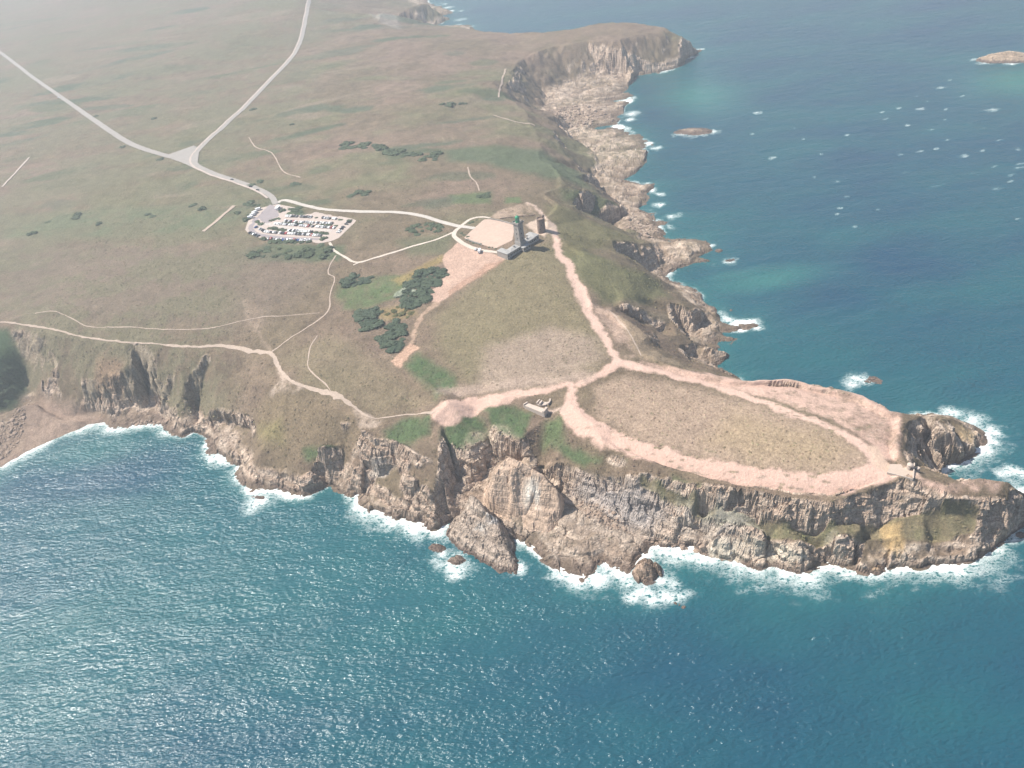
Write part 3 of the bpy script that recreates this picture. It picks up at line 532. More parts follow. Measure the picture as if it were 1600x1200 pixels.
# ---------------------------------------------------------------- sea stacks and sea rocks: bodies of their own standing in the sea or on the platform
def stack(name, label, outline, ridges, base, spacing=.75, seed=1, pale=(), tint=(.30, .235, .185), group=None, cat='rock', amp=.8, rk_amt=1.0):
    poly = [P(a, b, base if len(q) == 0 else q[0]) for a, b, *q in outline]; poly = [(p[0], p[1], base) for p in poly]
    pa = np.array(poly); x0, y0 = pa[:, :2].min(0) - 3; x1, y1 = pa[:, :2].max(0) + 3
    g = Grid(np.arange(x0, x1, spacing), np.arange(y0, y1, spacing))
    hh = tin_heights(poly, [list(r) if len(r[0]) == 3 and group == 'world' else PL(*r) for r in ridges], g.xs, g.ys); ins = inside(g.X, g.Y, poly)
    d = seg_dist(g.X, g.Y, poly, True)
    hh = np.where(ins & ~np.isnan(hh), hh, base - np.minimum(d * 1.2, 5)); hh = blur(hh, 1)
    r = smooth(-4, -.5, np.where(ins, d, -d)) * np.ones_like(hh); hr = rockify(g, hh, r, amp, seed)
    n = fbm(g.X, g.Y, 5, 3, seed + 3); nn = fbm(g.X, g.Y, 22, 3, seed + 8)
    t = smooth(-.5, .5, np.sin((hr + .1 * g.X) * 1.5) * .4 + n)[..., None]
    c = np.array(tint) * .85 * (1 - t) + np.array(tint) * 1.18 * t
    for (a, b, h, rad, pc) in pale:
        q = P(a, b, h); mm = (smooth(rad, rad * .4, np.hypot(g.X - q[0], g.Y - q[1]) + 4 * n) * smooth(-.25, .3, n + nn * .5))[..., None]
        c = c * (1 - mm) + np.array(pc) * mm
    l = smooth(3.5, 1.2, hr)[..., None]; c = c * (1 - l) + np.array((.15, .11, .088)) * l
    o = grid_mesh(name, g, hr, ins | (hr > base - 2.5), M_ROCK, c, np.ones_like(hr) * rk_amt, .4)
    return tag(o, label, cat, None if group == 'world' else group)
stack('sea_stack', 'big pale sloping rock stack streaked white, beside the dark cleft', [(752, 777), (766, 795), (790, 804), (812, 812), (834, 822), (856, 827), (873, 812), (884, 797), (882, 780), (860, 752), (830, 735), (800, 728), (770, 740)],
      [((792, 713, 44), (812, 722, 44), (830, 730, 41), (850, 742, 37), (868, 762, 33), (876, 778, 26)), ((772, 738, 38), (764, 770, 24), (780, 795, 14)), ((800, 740, 38), (800, 775, 26), (812, 800, 14)), ((812, 755, 30), (835, 790, 18), (855, 812, 13)), ((868, 772, 27), (866, 796, 16))], 9, .75, 3,
      [(828, 775, 24, 9, (.68, .63, .54)), (846, 790, 17, 7, (.66, .61, .53)), (835, 760, 30, 6, (.64, .58, .5))], (.46, .34, .255), amp=.42, rk_amt=.7)
stack('sea_stack', 'grey wedge-shaped stack with shaded right side, rising from white surf', [(694, 836), (710, 855), (738, 870), (760, 885), (784, 898), (811, 896), (814, 880), (806, 864), (808, 848), (800, 832), (780, 812), (760, 800), (742, 792), (720, 800), (704, 818)],
      [((738, 770, 27), (748, 776, 27), (758, 796, 23), (768, 812, 18), (784, 838, 12), (796, 866, 7), (802, 886, 3)), ((735, 790, 20), (718, 820, 11), (712, 846, 3)), ((752, 820, 14), (745, 850, 7)), ((766, 830, 13), (772, 865, 6), (782, 888, 2))], 0, .75, 9,
      [(748, 830, 12, 8, (.42, .39, .35)), (770, 815, 14, 6, (.40, .38, .36))], (.35, .28, .225), amp=.75)
stack('sea_stack', 'brown cone-shaped sea rock with surf around it', [(990, 893), (996, 906), (1008, 918), (1022, 915), (1032, 900), (1030, 885), (1018, 873), (1002, 878)], [((1010, 872, 11), (1014, 878, 11)), ((1000, 892, 6),), ((1024, 892, 6),)], 0, .6, 14, [], (.29, .21, .155))
def islet(label, cxp, cyp, rx, ry, h, seed, tint=(.26, .20, .16), ang=0.0, cat='rock', group=None):
    a0 = random.Random(seed); pts = []
    for k in range(12):
        v = k / 12 * 2 * math.pi; s = a0.uniform(.8, 1.15); ex = rx * math.cos(v) * s; ey = ry * math.sin(v) * s
        pts.append((cxp + ex * math.cos(ang) - ey * math.sin(ang), cyp + ex * math.sin(ang) + ey * math.cos(ang)))
    r = [[(*P(cxp + a * rx, cyp + b * ry, 0)[:2], h * c) for a, b, c in ((-.74, .05, .35), (-.4, -.1, .75), (0, -.12, 1.0), (.4, 0, .7), (.75, .05, .4))]]
    q = P(cxp, cyp, 0); sp = max(.5, math.hypot(q[0], q[1]) / 900)
    return stack('sea_rock', label, pts, r, -.3, sp, seed, [], tint, 'world', cat, .5)
islet('small brown sea rock left of the wedge stack, upper of two', 682, 858, 15, 8, 3.0, 21, (.20, .145, .115)); islet('small brown sea rock left of the wedge stack, lower of two', 714, 876, 17, 10, 4.0, 22, (.23, .175, .135))
islet('small rock awash in foam below the brown headland', 402, 777, 12, 5, 1.8, 23); islet('low reef washed by surf right of the far platform', 1082, 206, 34, 6.5, 4, 24, (.34, .26, .2)); islet('low rocky islet with foamy left end near the frame edge', 1580, 93, 66, 7, 13, 25, (.36, .27, .195))
islet('dark reef half awash below the conical rock', 1062, 946, 13, 6, .9, 26, (.14, .09, .075), .5); islet('brown reef awash in foam behind the tip', 1368, 594, 20, 9, .8, 27, (.14, .095, .075)); islet('small wave-washed rock off the slab spit', 1141, 407, 8, 3, 1.5, 28)
islet('small wave-washed rock off the pale slab point', 1123, 391, 6, 4, 2.0, 29); islet('brown shore rock in surf under the tip cliffs', 1372, 893, 14, 9, 4, 30, (.34, .24, .15)); islet('small rock awash at the right frame edge under the tip', 1594, 838, 12, 6, 2.5, 31, (.26, .18, .14))
islet('tiny surf-washed rock off the spit in the deep water', 1143, 484, 5, 2.5, 1.2, 32)

# ---------------------------------------------------------------- sea
sx = axis((-9000, -1500, 500), (-1500, -450, 12), (-450, 450, 2.0), (450, 1300, 6), (1300, 12000, 500)); sy = axis((-3000, 150, 150), (150, 620, 2.0), (620, 1500, 4.0), (1500, 3000, 15), (3000, 16000, 500))
S = Grid(sx, sy); SX, SY = S.X, S.Y
swx = SX + 5 * fbm(SX, SY, 22, 3, 201); swy = SY + 5 * fbm(SX, SY, 22, 3, 202)
dc = np.full(SX.shape, 400.); nearc = (SY < 2500) & (SX > -1500) & (SX < 1300) & (SY > 150)
dc[nearc] = seg_dist(swx[nearc], swy[nearc], COAST, True)
dc = np.where(inside(swx, swy, COAST), -dc, dc)
expo = smooth(-.75, .55, fbm(SX, SY, 38, 3, 203))
frontal = smooth(430, 370, SY) * .75 + .22 + .62 * smooth(-40, -110, SX) * smooth(640, 600, SY) + .2 * smooth(250, 300, SX) * smooth(600, 500, SY)
wd = 1.6 + 10.0 * expo * frontal
foam = np.clip(1.1 * np.exp(-np.maximum(dc, 0) / wd) - .05, 0, 1)
brk = smooth(-.1, .5, fbm(SX, SY, 30, 3, 205)); foam = foam * (1 - (1 - brk) * smooth(.9, .35, frontal) * .9); foam = np.where(SX < -215, foam * .85, foam)
def spot(px, py, r, amt=1.0, st=2.2):
    global foam
    q = P(px, py, 0); i0, i1 = np.searchsorted(sx, [q[0] - r * 4 * st, q[0] + r * 4 * st]); j0, j1 = np.searchsorted(sy, [q[1] - r * 4, q[1] + r * 4]); s = (slice(j0, j1), slice(i0, i1))
    jx = 1.1 * r * fbm(SX[s], SY[s], r * 1.6, 2, 231); jy = .8 * r * fbm(SX[s], SY[s], r * 1.6, 2, 232)
    d = np.hypot((SX[s] + jx - q[0]) / st, SY[s] + jy - q[1]) / r
    foam[s] = np.maximum(foam[s], amt * np.exp(-d * d * .8))
for (a, b, r) in ((400, 786, 9), (650, 830, 9), (640, 822, 7), (720, 890, 9), (700, 880, 8), (690, 866, 7), (810, 888, 6), (880, 900, 7), (925, 905, 8), (1035, 905, 9), (1045, 930, 8), (1000, 925, 7), (1020, 935, 7), (980, 912, 5), (1100, 872, 6), (1075, 868, 6), (1250, 900, 5), (1270, 898, 4), (1330, 892, 6), (1400, 895, 4), (1470, 892, 6), (1500, 890, 6), (1560, 860, 6), (1590, 838, 6),
                  (1345, 592, 8), (1330, 600, 6), (1490, 648, 7), (1520, 658, 7), (1545, 672, 8), (1550, 690, 7), (1535, 702, 6), (1580, 738, 7), (1600, 742, 7), (1178, 505, 5), (1184, 512, 4), (1105, 385, 5), (1140, 408, 5), (1080, 402, 4), (1070, 209, 10), (1095, 209, 11), (1112, 206, 8), (990, 178, 10), (985, 188, 8), (985, 153, 7), (1025, 232, 6), (1012, 288, 5), (1030, 303, 5), (1050, 338, 6), (1045, 355, 5), (1525, 93, 6), (1545, 97, 9), (1580, 99, 9), (1078, 90, 7), (720, 30, 10), (735, 42, 10), (700, 12, 10)):
    spot(a, b, r * .9, .85, 1.2)
for (a, b, r) in ((270, 565, 10), (1180, 440, 8), (1060, 480, 3), (1110, 510, 4), (1290, 480, 3), (975, 540, 6), (1080, 545, 9), (1210, 548, 4), (1440, 550, 12), (890, 560, 5), (780, 548, 3), (1015, 625, 7), (905, 595, 3), (450, 640, 4), (620, 630, 4), (720, 675, 6), (495, 695, 2), (340, 790, 8), (585, 770, 3), (980, 770, 6), (1080, 755, 5), (1300, 780, 8), (1250, 735, 4), (1220, 700, 3), (1390, 755, 5), (1570, 745, 6), (1590, 820, 5), (1450, 830, 5), (1535, 875, 6), (1575, 840, 5), (1540, 905, 5), (1465, 940, 6), (1150, 930, 4), (1185, 928, 3), (550, 885, 4), (665, 905, 3), (715, 985, 4), (680, 1040, 4), (665, 1070, 3), (755, 1135, 4), (1290, 960, 3), (1560, 1070, 4), (1580, 1095, 3), (870, 1050, 2), (1160, 745, 2), (1200, 600, 2), (240, 670, 2), (1230, 400, 3), (1340, 620, 3), (1130, 650, 3), (1480, 700, 3), (1400, 640, 2), (1000, 860, 2), (1330, 870, 2)):
    spot(1100 + a * .3125, b * .3125, max(1.4, r * .36), .72, 1.6)
shal = np.clip(np.exp(-np.maximum(dc, 0) / 26.0), 0, 1) * .45
for (a, b, rx, ry, am) in ((1090, 150, 55, 80, .9), (1075, 165, 25, 40, .5), (1195, 437, 55, 18, .8), (1150, 430, 40, 12, .6), (1600, 125, 70, 60, 1.0), (985, 905, 22, 12, .5), (150, 700, 60, 22, .5), (600, 5, 120, 60, .8), (430, 790, 60, 16, .35), (1060, 880, 60, 14, .35), (640, 900, 200, 60, .3), (350, 900, 220, 100, .4), (100, 1000, 150, 90, .4)):
    q = P(a, b, 0); d = ((swx - q[0]) / rx) ** 2 + ((swy - q[1]) / ry) ** 2; shal = np.maximum(shal, am * np.exp(-d * .9))
def sea_material():
    m, ns, ls, b = mat('sea_water'); tc = ns.new('ShaderNodeNewGeometry').outputs['Position']
    a = ns.new('ShaderNodeAttribute'); a.attribute_name = 'foam'; s = ns.new('ShaderNodeAttribute'); s.attribute_name = 'shallow'
    big = noise(ns, ls, mapping(ns, ls, tc, (.006, .013, 1), (0, 0, .3)), 1.0, 3, .5)
    deep = mixc(ns, ls, math_n(ns, ls, 'MULTIPLY_ADD', big, 2.2, -.6, True), (.004, .045, .088), (.007, .078, .096))
    wc = mixc(ns, ls, s.outputs['Fac'], deep, (.026, .14, .128))
    f1 = noise(ns, ls, mapping(ns, ls, tc, (.30, .42, 1), (0, 0, .3)), 1.0, 5, .68); f2 = noise(ns, ls, mapping(ns, ls, tc, (1, 1.7, 1), (0, 0, .3)), .10, 4, .6)
    af = math_n(ns, ls, 'ADD', a.outputs['Fac'], math_n(ns, ls, 'MULTIPLY_ADD', f2, .9, -.45))
    core = math_n(ns, ls, 'MULTIPLY', math_n(ns, ls, 'ADD', math_n(ns, ls, 'ADD', af, -.52), math_n(ns, ls, 'MULTIPLY_ADD', f1, 1.3, -.65)), 2.2, clamp=True)
    lace = math_n(ns, ls, 'SUBTRACT', 1.0, math_n(ns, ls, 'MULTIPLY', math_n(ns, ls, 'ABSOLUTE', math_n(ns, ls, 'ADD', f1, -.5)), 11.0), clamp=True)
    lace = math_n(ns, ls, 'MULTIPLY', lace, math_n(ns, ls, 'MULTIPLY', math_n(ns, ls, 'ADD', af, -.12), 1.7, clamp=True))
    fm = math_n(ns, ls, 'MAXIMUM', core, math_n(ns, ls, 'MULTIPLY', lace, .8)); gate = math_n(ns, ls, 'MULTIPLY', a.outputs['Fac'], 8.0, clamp=True); fm = math_n(ns, ls, 'MULTIPLY', fm, gate)
    wc = mixc(ns, ls, math_n(ns, ls, 'MULTIPLY', a.outputs['Fac'], .55), wc, (.05, .21, .20))
    ls.new(mixc(ns, ls, fm, wc, (.80, .82, .80)), b.inputs['Base Color'])
    wind = noise(ns, ls, mapping(ns, ls, tc, (.012, .03, 1), (0, 0, .25)), 1.0, 3, .55)
    w1 = noise(ns, ls, mapping(ns, ls, tc, (.26, .48, 1), (0, 0, .45)), 1.0, 3, .5); w2 = noise(ns, ls, mapping(ns, ls, tc, (.035, .075, 1), (0, 0, .25)), 1.0, 2, .5)
    amp = math_n(ns, ls, 'MULTIPLY_ADD', wind, 1.5, .25)
    hgt = math_n(ns, ls, 'ADD', math_n(ns, ls, 'MULTIPLY', math_n(ns, ls, 'MULTIPLY', w1, 1.4), amp), math_n(ns, ls, 'MULTIPLY', w2, 2.6))
    bp = ns.new('ShaderNodeBump'); bp.inputs['Strength'].default_value = 1.0; bp.inputs['Distance'].default_value = 1.0; ls.new(hgt, bp.inputs['Height']); ls.new(bp.outputs[0], b.inputs['Normal'])
    ls.new(math_n(ns, ls, 'MULTIPLY_ADD', fm, .7, .19), b.inputs['Roughness']); b.inputs['IOR'].default_value = 1.333
    return m
sea = grid_mesh('sea', S, np.zeros_like(SX), np.ones_like(SX, bool), sea_material()); tag(sea, kind='structure')
set_attr(sea.data, 'foam', 'FLOAT', foam.ravel()); set_attr(sea.data, 'shallow', 'FLOAT', shal.ravel())
# ---------------------------------------------------------------- roads, paths and paved ground (sheets laid on the land)
paved = np.zeros(X.shape, bool)
def pave(q, k=1):
    i = np.clip(np.searchsorted(xs, q[:, 0]), 2, len(xs) - 3); j = np.clip(np.searchsorted(ys, q[:, 1]), 2, len(ys) - 3)
    for a in range(-k, k + 1):
        for b in range(-k, k + 1): paved[j + a, i + b] = True
def gz(x, y): return G.sample(Hl, np.asarray(x, float), np.asarray(y, float))
def spline(pts, step):
    pts = [np.array(p[:2]) for p in pts]; out = []; q = [2 * pts[0] - pts[1]] + pts + [2 * pts[-1] - pts[-2]]
    for i in range(1, len(q) - 2):
        n = max(1, int(np.linalg.norm(q[i + 1] - q[i]) / step))
        for k in range(n):
            t = k / n; out.append(.5 * ((2 * q[i]) + (-q[i - 1] + q[i + 1]) * t + (2 * q[i - 1] - 5 * q[i] + 4 * q[i + 1] - q[i + 2]) * t * t + (-q[i - 1] + 3 * q[i] - 3 * q[i + 1] + q[i + 2]) * t ** 3))
    out.append(pts[-1]); return np.array(out)
def ribbon(name, pts, width, m, dz=.16, step=1.6, wob=.0, shift=0.0, seed=0, world=None):
    ln = world if world is not None else hits(pts)
    d = math.hypot(*ln[len(ln) // 2][:2]); step = step * max(1, d / 700)
    c = spline(ln, step); n = len(c)
    if hasattr(width, '__len__'):
        s0 = np.linspace(0, 1, len(width)); W = np.interp(np.linspace(0, 1, n), s0, width)
    else: W = np.full(n, float(width))
    t = np.gradient(c, axis=0); t /= np.linalg.norm(t, axis=1)[:, None] + 1e-9; nr = np.stack([t[:, 1], -t[:, 0]], 1)
    k = np.arange(n) * step
    ws = [W / 2 * (1 + wob * fbm(k + 50 * j, np.full(n, seed * 7.7 + j * 31.), 6, 3, seed + j)) for j in range(2)]
    V = []; K = 5
    for j in range(K):
        f = j / (K - 1) * 2 - 1; o = np.where(f < 0, f * ws[0], f * ws[1]) + shift
        q = c + nr * o[:, None]; V.append(np.stack([q[:, 0], q[:, 1], gz(q[:, 0], q[:, 1]) + dz], 1))
    V = np.stack(V, 1).reshape(-1, 3)
    pave(V)
    if d > 850: V[:, 2] += .25
    a = (np.arange(n - 1)[:, None] * K + np.arange(K - 1)[None]).ravel()
    return tag(mesh_from(name, V, np.stack([a, a + 1, a + 1 + K, a + K], 1), m), kind='structure')
def sheet(name, poly, m, dz=.12, sp=1.2, wob=0.0):
    pa = np.array([p[:2] for p in poly]); x0, y0 = pa.min(0); x1, y1 = pa.max(0)
    X_, Y_ = np.meshgrid(np.arange(x0, x1, sp), np.arange(y0, y1, sp)); ins = inside(X_, Y_, poly) & (seg_dist(X_, Y_, poly, True) > sp * .5)
    edge = []
    for i in range(len(pa)):
        a, b = pa[i], pa[(i + 1) % len(pa)]; n = max(1, int(np.linalg.norm(b - a) / sp)); edge += [a + (b - a) * k / n for k in range(n)]
    edge = np.array(edge)
    if wob: edge = edge + np.stack([fbm(edge[:, 0], edge[:, 1], 4, 2, 5), fbm(edge[:, 0], edge[:, 1], 4, 2, 8)], 1) * wob
    V2 = [Vector(p) for p in edge] + [Vector((a, b)) for a, b in zip(X_[ins], Y_[ins])]; ne = len(edge)
    ov, oe, of, *_ = geometry.delaunay_2d_cdt(V2, [(i, (i + 1) % ne) for i in range(ne)], [], 1, 1e-5, False)
    q = np.array([[v.x, v.y] for v in ov]); V = np.column_stack([q, gz(q[:, 0], q[:, 1]) + dz]); pave(q)
    return tag(mesh_from(name, V, np.array([f[:3] for f in of]), m), kind='structure')
M_ASPH = plain('worn_asphalt', (.29, .265, .24), .9, .2, .3); M_TRACK = plain('pale_sandy_track', (.50, .43, .36), .95, .25, .4); M_FOOT = plain('trodden_earth', (.38, .30, .24), .95, .4, .7)
M_GRAVEL = plain('pale_gravel', (.42, .35, .305), .95, .18, .4); M_TAR = plain('lilac_grey_tarmac', (.27, .235, .235), .9, .15, .3); M_YARD = plain('pink_grit', (.46, .345, .275), .95, .22, .35)
R1 = [(486, -25), (483, 5), (478, 30), (470, 65), (455, 92), (430, 118), (405, 145), (380, 170), (350, 198), (330, 215), (314, 231), (303, 246), (308, 259), (332, 270), (370, 283), (405, 296), (424, 307), (431, 319)]
ribbon('road', R1, 6.5, M_ASPH, .2); ribbon('verge_track', R1[:-1], 2.6, M_GRAVEL, .24, 1.6, .35, 4.6, 3)
ribbon('road', [(-60, 42), (0, 82), (50, 120), (100, 155), (150, 190), (200, 222), (250, 241), (280, 249), (308, 262)], [7, 7, 7, 7, 7, 7, 8, 9, 8], M_ASPH, .22)
sheet('road_junction', hits([(258, 244), (285, 240), (303, 228), (312, 232), (303, 247), (308, 262), (290, 256), (268, 249)]), M_ASPH, .3, 2.5)
ribbon('service_road', [(433, 317), (440, 313), (452, 314), (480, 322), (505, 327), (560, 331), (620, 332), (660, 338), (690, 346), (716, 353), (742, 357)], 5.2, plain('pale_road', (.44, .40, .355), .9, .2, .3), .22)
ribbon('driveway', [(720, 354), (711, 362), (711, 371), (730, 384), (752, 391), (772, 394), (784, 395)], [4, 4.5, 4.5, 4.5, 5, 4, 3], M_TRACK, .2, 1.4, .15); ribbon('driveway', [(720, 353), (735, 343), (752, 340), (766, 341)], [3.6, 3.6, 3.6, 3], M_TRACK, .2, 1.4, .15)
ribbon('footpath', [(515, 379), (522, 391), (540, 403), (560, 411), (590, 402), (640, 386), (680, 375), (708, 363), (718, 356)], 2.6, M_TRACK, .2, 1.6, .4, 0, 1); ribbon('footpath', [(552, 415), (562, 411)], 1.6, M_TRACK, .2, 1.6, .3, 0, 2)
ribbon('footpath', [(525, 400), (516, 415), (513, 428), (523, 435), (516, 460), (515, 480), (505, 495), (480, 512), (450, 531), (424, 551)], 1.3, M_FOOT, .2, 1.5, .7, 0, 4)
ribbon('coast_path', [(-60, 500), (0, 503), (40, 508), (80, 514), (120, 524), (170, 532), (220, 537), (300, 541), (350, 541), (400, 550), (424, 554), (434, 572), (450, 592), (480, 606), (528, 620), (550, 635), (575, 651), (600, 653), (640, 648), (680, 645)],
       [1.5, 1.7, 1.7, 1.5, 1.7, 1.7, 1.7, 1.5, 1.4, 1.8, 2.4, 4.6, 4.2, 2.8, 2.0, 3.4, 5, 1.5, 1.1, 1.6], M_FOOT, .22, 1.1, 1.0, 0, 5)
ribbon('footpath', [(55, 490), (85, 487), (110, 497), (140, 510), (200, 511), (270, 515), (330, 512), (400, 498), (440, 494), (500, 490)], .8, M_FOOT, .2, 1.2, 1.0, 0, 6)
ribbon('footpath', [(496, 525), (485, 545), (481, 570), (490, 585), (508, 600), (518, 613)], 1.0, M_FOOT, .2, 1.5, .7, 0, 7)
ribbon('dirt_track', [(4, 293), (46, 246)], 2.6, M_GRAVEL, .25, 2, .4, 0, 9); ribbon('dirt_track', [(318, 363), (340, 345), (366, 321)], 4, M_FOOT, .2, 2, .4, 0, 10)
ribbon('footpath', [(389, 215), (400, 230), (425, 240), (443, 268), (470, 278)], 1.4, M_FOOT, .2, 2, .7, 0, 11); ribbon('footpath', [(731, 262), (735, 276), (744, 286), (749, 298)], 1.5, M_FOOT, .2, 1.6, .8, 0, 12)
ribbon('footpath', [(770, 180), (800, 189), (836, 197)], [1.5, 2.5, 3], M_FOOT, .2, 1.8, .8, 0, 13); ribbon('footpath', [(779, 152), (784, 130), (790, 108)], 2.4, M_FOOT, .2, 1.8, .7, 0, 14)
ribbon('footpath', [(1002, 556), (990, 532), (974, 508), (958, 490), (948, 482)], 1.1, M_FOOT, .2, 1.2, 1.0, 0, 16)
def z4(a, b): return (380 + a * .1125, 300 + b * .1125)
def z3(a, b): return (660 + a * .175, 280 + b * .175)
sheet('car_park', hits([z4(*p) for p in ((380, 190), (470, 170), (540, 200), (470, 300), (520, 345), (600, 325), (960, 330), (1000, 320), (1500, 370), (1570, 400), (1540, 440), (1400, 560), (1330, 640), (1200, 690), (1060, 715), (930, 690), (350, 660), (240, 640), (80, 580), (30, 530), (80, 490), (150, 430), (80, 370), (200, 230), (330, 200))]), M_GRAVEL, .14, 1.3, .6)
sheet('tarmac_apron', hits([z4(*p) for p in ((370, 170), (440, 200), (470, 250), (455, 300), (500, 330), (400, 370), (330, 440), (260, 410), (200, 350), (290, 250), (340, 220))]), M_TAR, .22, 1.4)
ribbon('tarmac_lane', [z4(*p) for p in ((200, 350), (130, 450), (110, 520), (200, 590), (400, 620), (700, 640), (1050, 660))], [6, 5, 5, 4.5, 4, 4, 4], M_TAR, .21, 1.6, .1)
ribbon('tarmac_lane', [z4(*p) for p in ((300, 430), (420, 465), (600, 490), (900, 510), (1230, 545))], [6, 5, 4, 4, 4], plain('dusty_lane', (.45, .40, .36)), .21, 1.6, .1)
sheet('yard', hits([(725, 372), (756, 344), (768, 343), (805, 352), (800, 376), (782, 383), (774, 388.5), (754, 383)]), M_YARD, .14, 1.3, .5)

# ---------------------------------------------------------------- builders for built things
def mat_flat(n, c, rough=.7, metal=0): return plain(n, c, rough, .12, .8, .3, metal)
M_STONE = plain('grey_granite', (.30, .275, .25), .9, .25, .7, .2, 0, .4); M_BROWN = plain('brown_rubble_stone', (.24, .18, .145), .95, .4, .8, .15, 0, .8); M_ROOF = plain('pale_roofing', (.31, .30, .285), .8, .2, .4)
M_GREEN = mat_flat('lantern_green_paint', (.03, .26, .13), .4); M_GLASS = mat_flat('dark_window_glass', (.02, .025, .03), .1); M_WHITE = mat_flat('white_paint', (.75, .74, .71), .5); M_CONC = plain('weathered_concrete', (.46, .38, .32), .95, .25, .5)
class MB:
    def __init__(s): s.bm = bmesh.new()
    def box(s, c, d, rz=0.0, top=1.0, bev=0.0):
        M4 = Matrix.Translation(c) @ Matrix.Rotation(rz, 4, 'Z'); hx, hy, hz = d[0] / 2, d[1] / 2, d[2]
        v = [s.bm.verts.new(M4 @ Vector((x * hx * k, y * hy * k, z))) for z, k in ((0, 1), (hz, top)) for x, y in ((-1, -1), (1, -1), (1, 1), (-1, 1))]
        for f in ((3, 2, 1, 0), (4, 5, 6, 7), (0, 1, 5, 4), (1, 2, 6, 5), (2, 3, 7, 6), (3, 0, 4, 7)): s.bm.faces.new([v[i] for i in f])
        return s
    def lathe(s, prof, c=(0, 0, 0), n=20, a0=0, a1=2 * math.pi):
        full = abs(a1 - a0 - 2 * math.pi) < 1e-6; m = n if full else n + 1; rows = []
        for r, z in prof: rows.append([s.bm.verts.new((c[0] + r * math.cos(a0 + (a1 - a0) * i / n), c[1] + r * math.sin(a0 + (a1 - a0) * i / n), c[2] + z)) for i in range(m)])
        for a, b in zip(rows, rows[1:]):
            for i in range(n if full else n): s.bm.faces.new((a[i], a[(i + 1) % m], b[(i + 1) % m], b[i]))
        if not full:
            s.bm.faces.new([r[0] for r in rows][::-1]); s.bm.faces.new([r[-1] for r in rows])
        else:
            if prof[0][0] > 0: s.bm.faces.new(rows[0][::-1])
            if prof[-1][0] > 0: s.bm.faces.new(rows[-1])
        return s
    def hip(s, c, d, h, rz=0.0, e=.4):
        M4 = Matrix.Translation(c) @ Matrix.Rotation(rz, 4, 'Z'); x, y = d[0] / 2 + e, d[1] / 2 + e; r = max(.3, x - y)
        if y > x: r = .3
        v = [s.bm.verts.new(M4 @ Vector(p)) for p in ((-x, -y, 0), (x, -y, 0), (x, y, 0), (-x, y, 0), (-r, 0, h), (r, 0, h))]
        for f in ((3, 2, 1, 0), (0, 1, 5, 4), (1, 2, 5), (2, 3, 4, 5), (3, 0, 4)): s.bm.faces.new([v[i] for i in f])
        return s
    def build(s, name, m, parent=None, bev=0.0, smooth_=False):
        bmesh.ops.recalc_face_normals(s.bm, faces=s.bm.faces)
        if bev: bmesh.ops.bevel(s.bm, geom=list(s.bm.edges), offset=bev, segments=1, affect='EDGES')
        me = bpy.data.meshes.new(name); s.bm.to_mesh(me); s.bm.free(); me.materials.append(m)
        for p in me.polygons: p.use_smooth = smooth_
        o = bpy.data.objects.new(name, me); col.objects.link(o)
        if parent: o.parent = parent
        return o
def empty(name, loc, rz=0.0):
    o = bpy.data.objects.new(name, None); col.objects.link(o); o.location = loc; o.rotation_euler = (0, 0, rz); return o

# lighthouse: square granite tower, green lantern, long low keepers' block with wings
A = np.array(P(790.5, 385.5, 73)); B = np.array(P(831, 360.5, 73)); ulen = float(np.hypot(*(B - A)[:2])); uang = math.atan2(B[1] - A[1], B[0] - A[0])
T = P(812.5, 375.5, 75); lz = min(ground(T[0], T[1]), 69.5)
lh = tag(empty('lighthouse', (T[0], T[1], lz), uang), 'square granite lighthouse with green lantern and low pale-roofed wings', 'lighthouse')
tw = MB().box((0, 0, -1), (7.4, 7.4, 9)).box((0, 0, 8), (6.4, 6.4, 17.2), 0, .93).build('tower', M_STONE, lh)
for k in range(4):
    for z in (10.5, 15.0, 19.5):
        a = k * math.pi / 2; wdw = MB().box((math.cos(a) * (3.16 - (z - 8) * .0135), math.sin(a) * (3.16 - (z - 8) * .0135), z), (.16, .8, 1.7), a).build('window', M_GLASS, tw)
MB().box((0, 0, 25.2), (6.9, 6.9, .5)).box((0, 0, 25.7), (7.9, 7.9, .5)).build('cornice', M_STONE, lh)
gal = MB()
for k in range(4):
    a = k * math.pi / 2; gal.box((math.cos(a) * 3.72, math.sin(a) * 3.72, 26.2), (.25, 7.7 if k % 2 else 7.2, 1.1), a)
gal.build('gallery_parapet', M_STONE, lh)
MB().lathe([(1.9, 26.2), (1.9, 27.6), (2.05, 27.7)]).build('lantern_base', M_GREEN, lh)
lr = MB().lathe([(1.75, 27.7), (1.75, 30.6)], n=12).build('lantern_glass', mat_flat('lantern_glass', (.10, .32, .20), .08), lh)
for k in range(12):
    a = k * math.pi / 6; MB().box((math.cos(a) * 1.82, math.sin(a) * 1.82, 27.7), (.12, .12, 2.9), a).build('mullion', M_GREEN, lr)
dm = MB().lathe([(2.15, 30.6), (2.1, 30.9), (1.75, 31.7), (1.0, 32.4), (.3, 32.7), (.25, 33.3), (0, 33.4)]).build('dome', M_GREEN, lh, 0, True); MB().box((0, 0, 33.3), (.08, .08, 1.6)).build('lightning_rod', M_GREEN, dm)
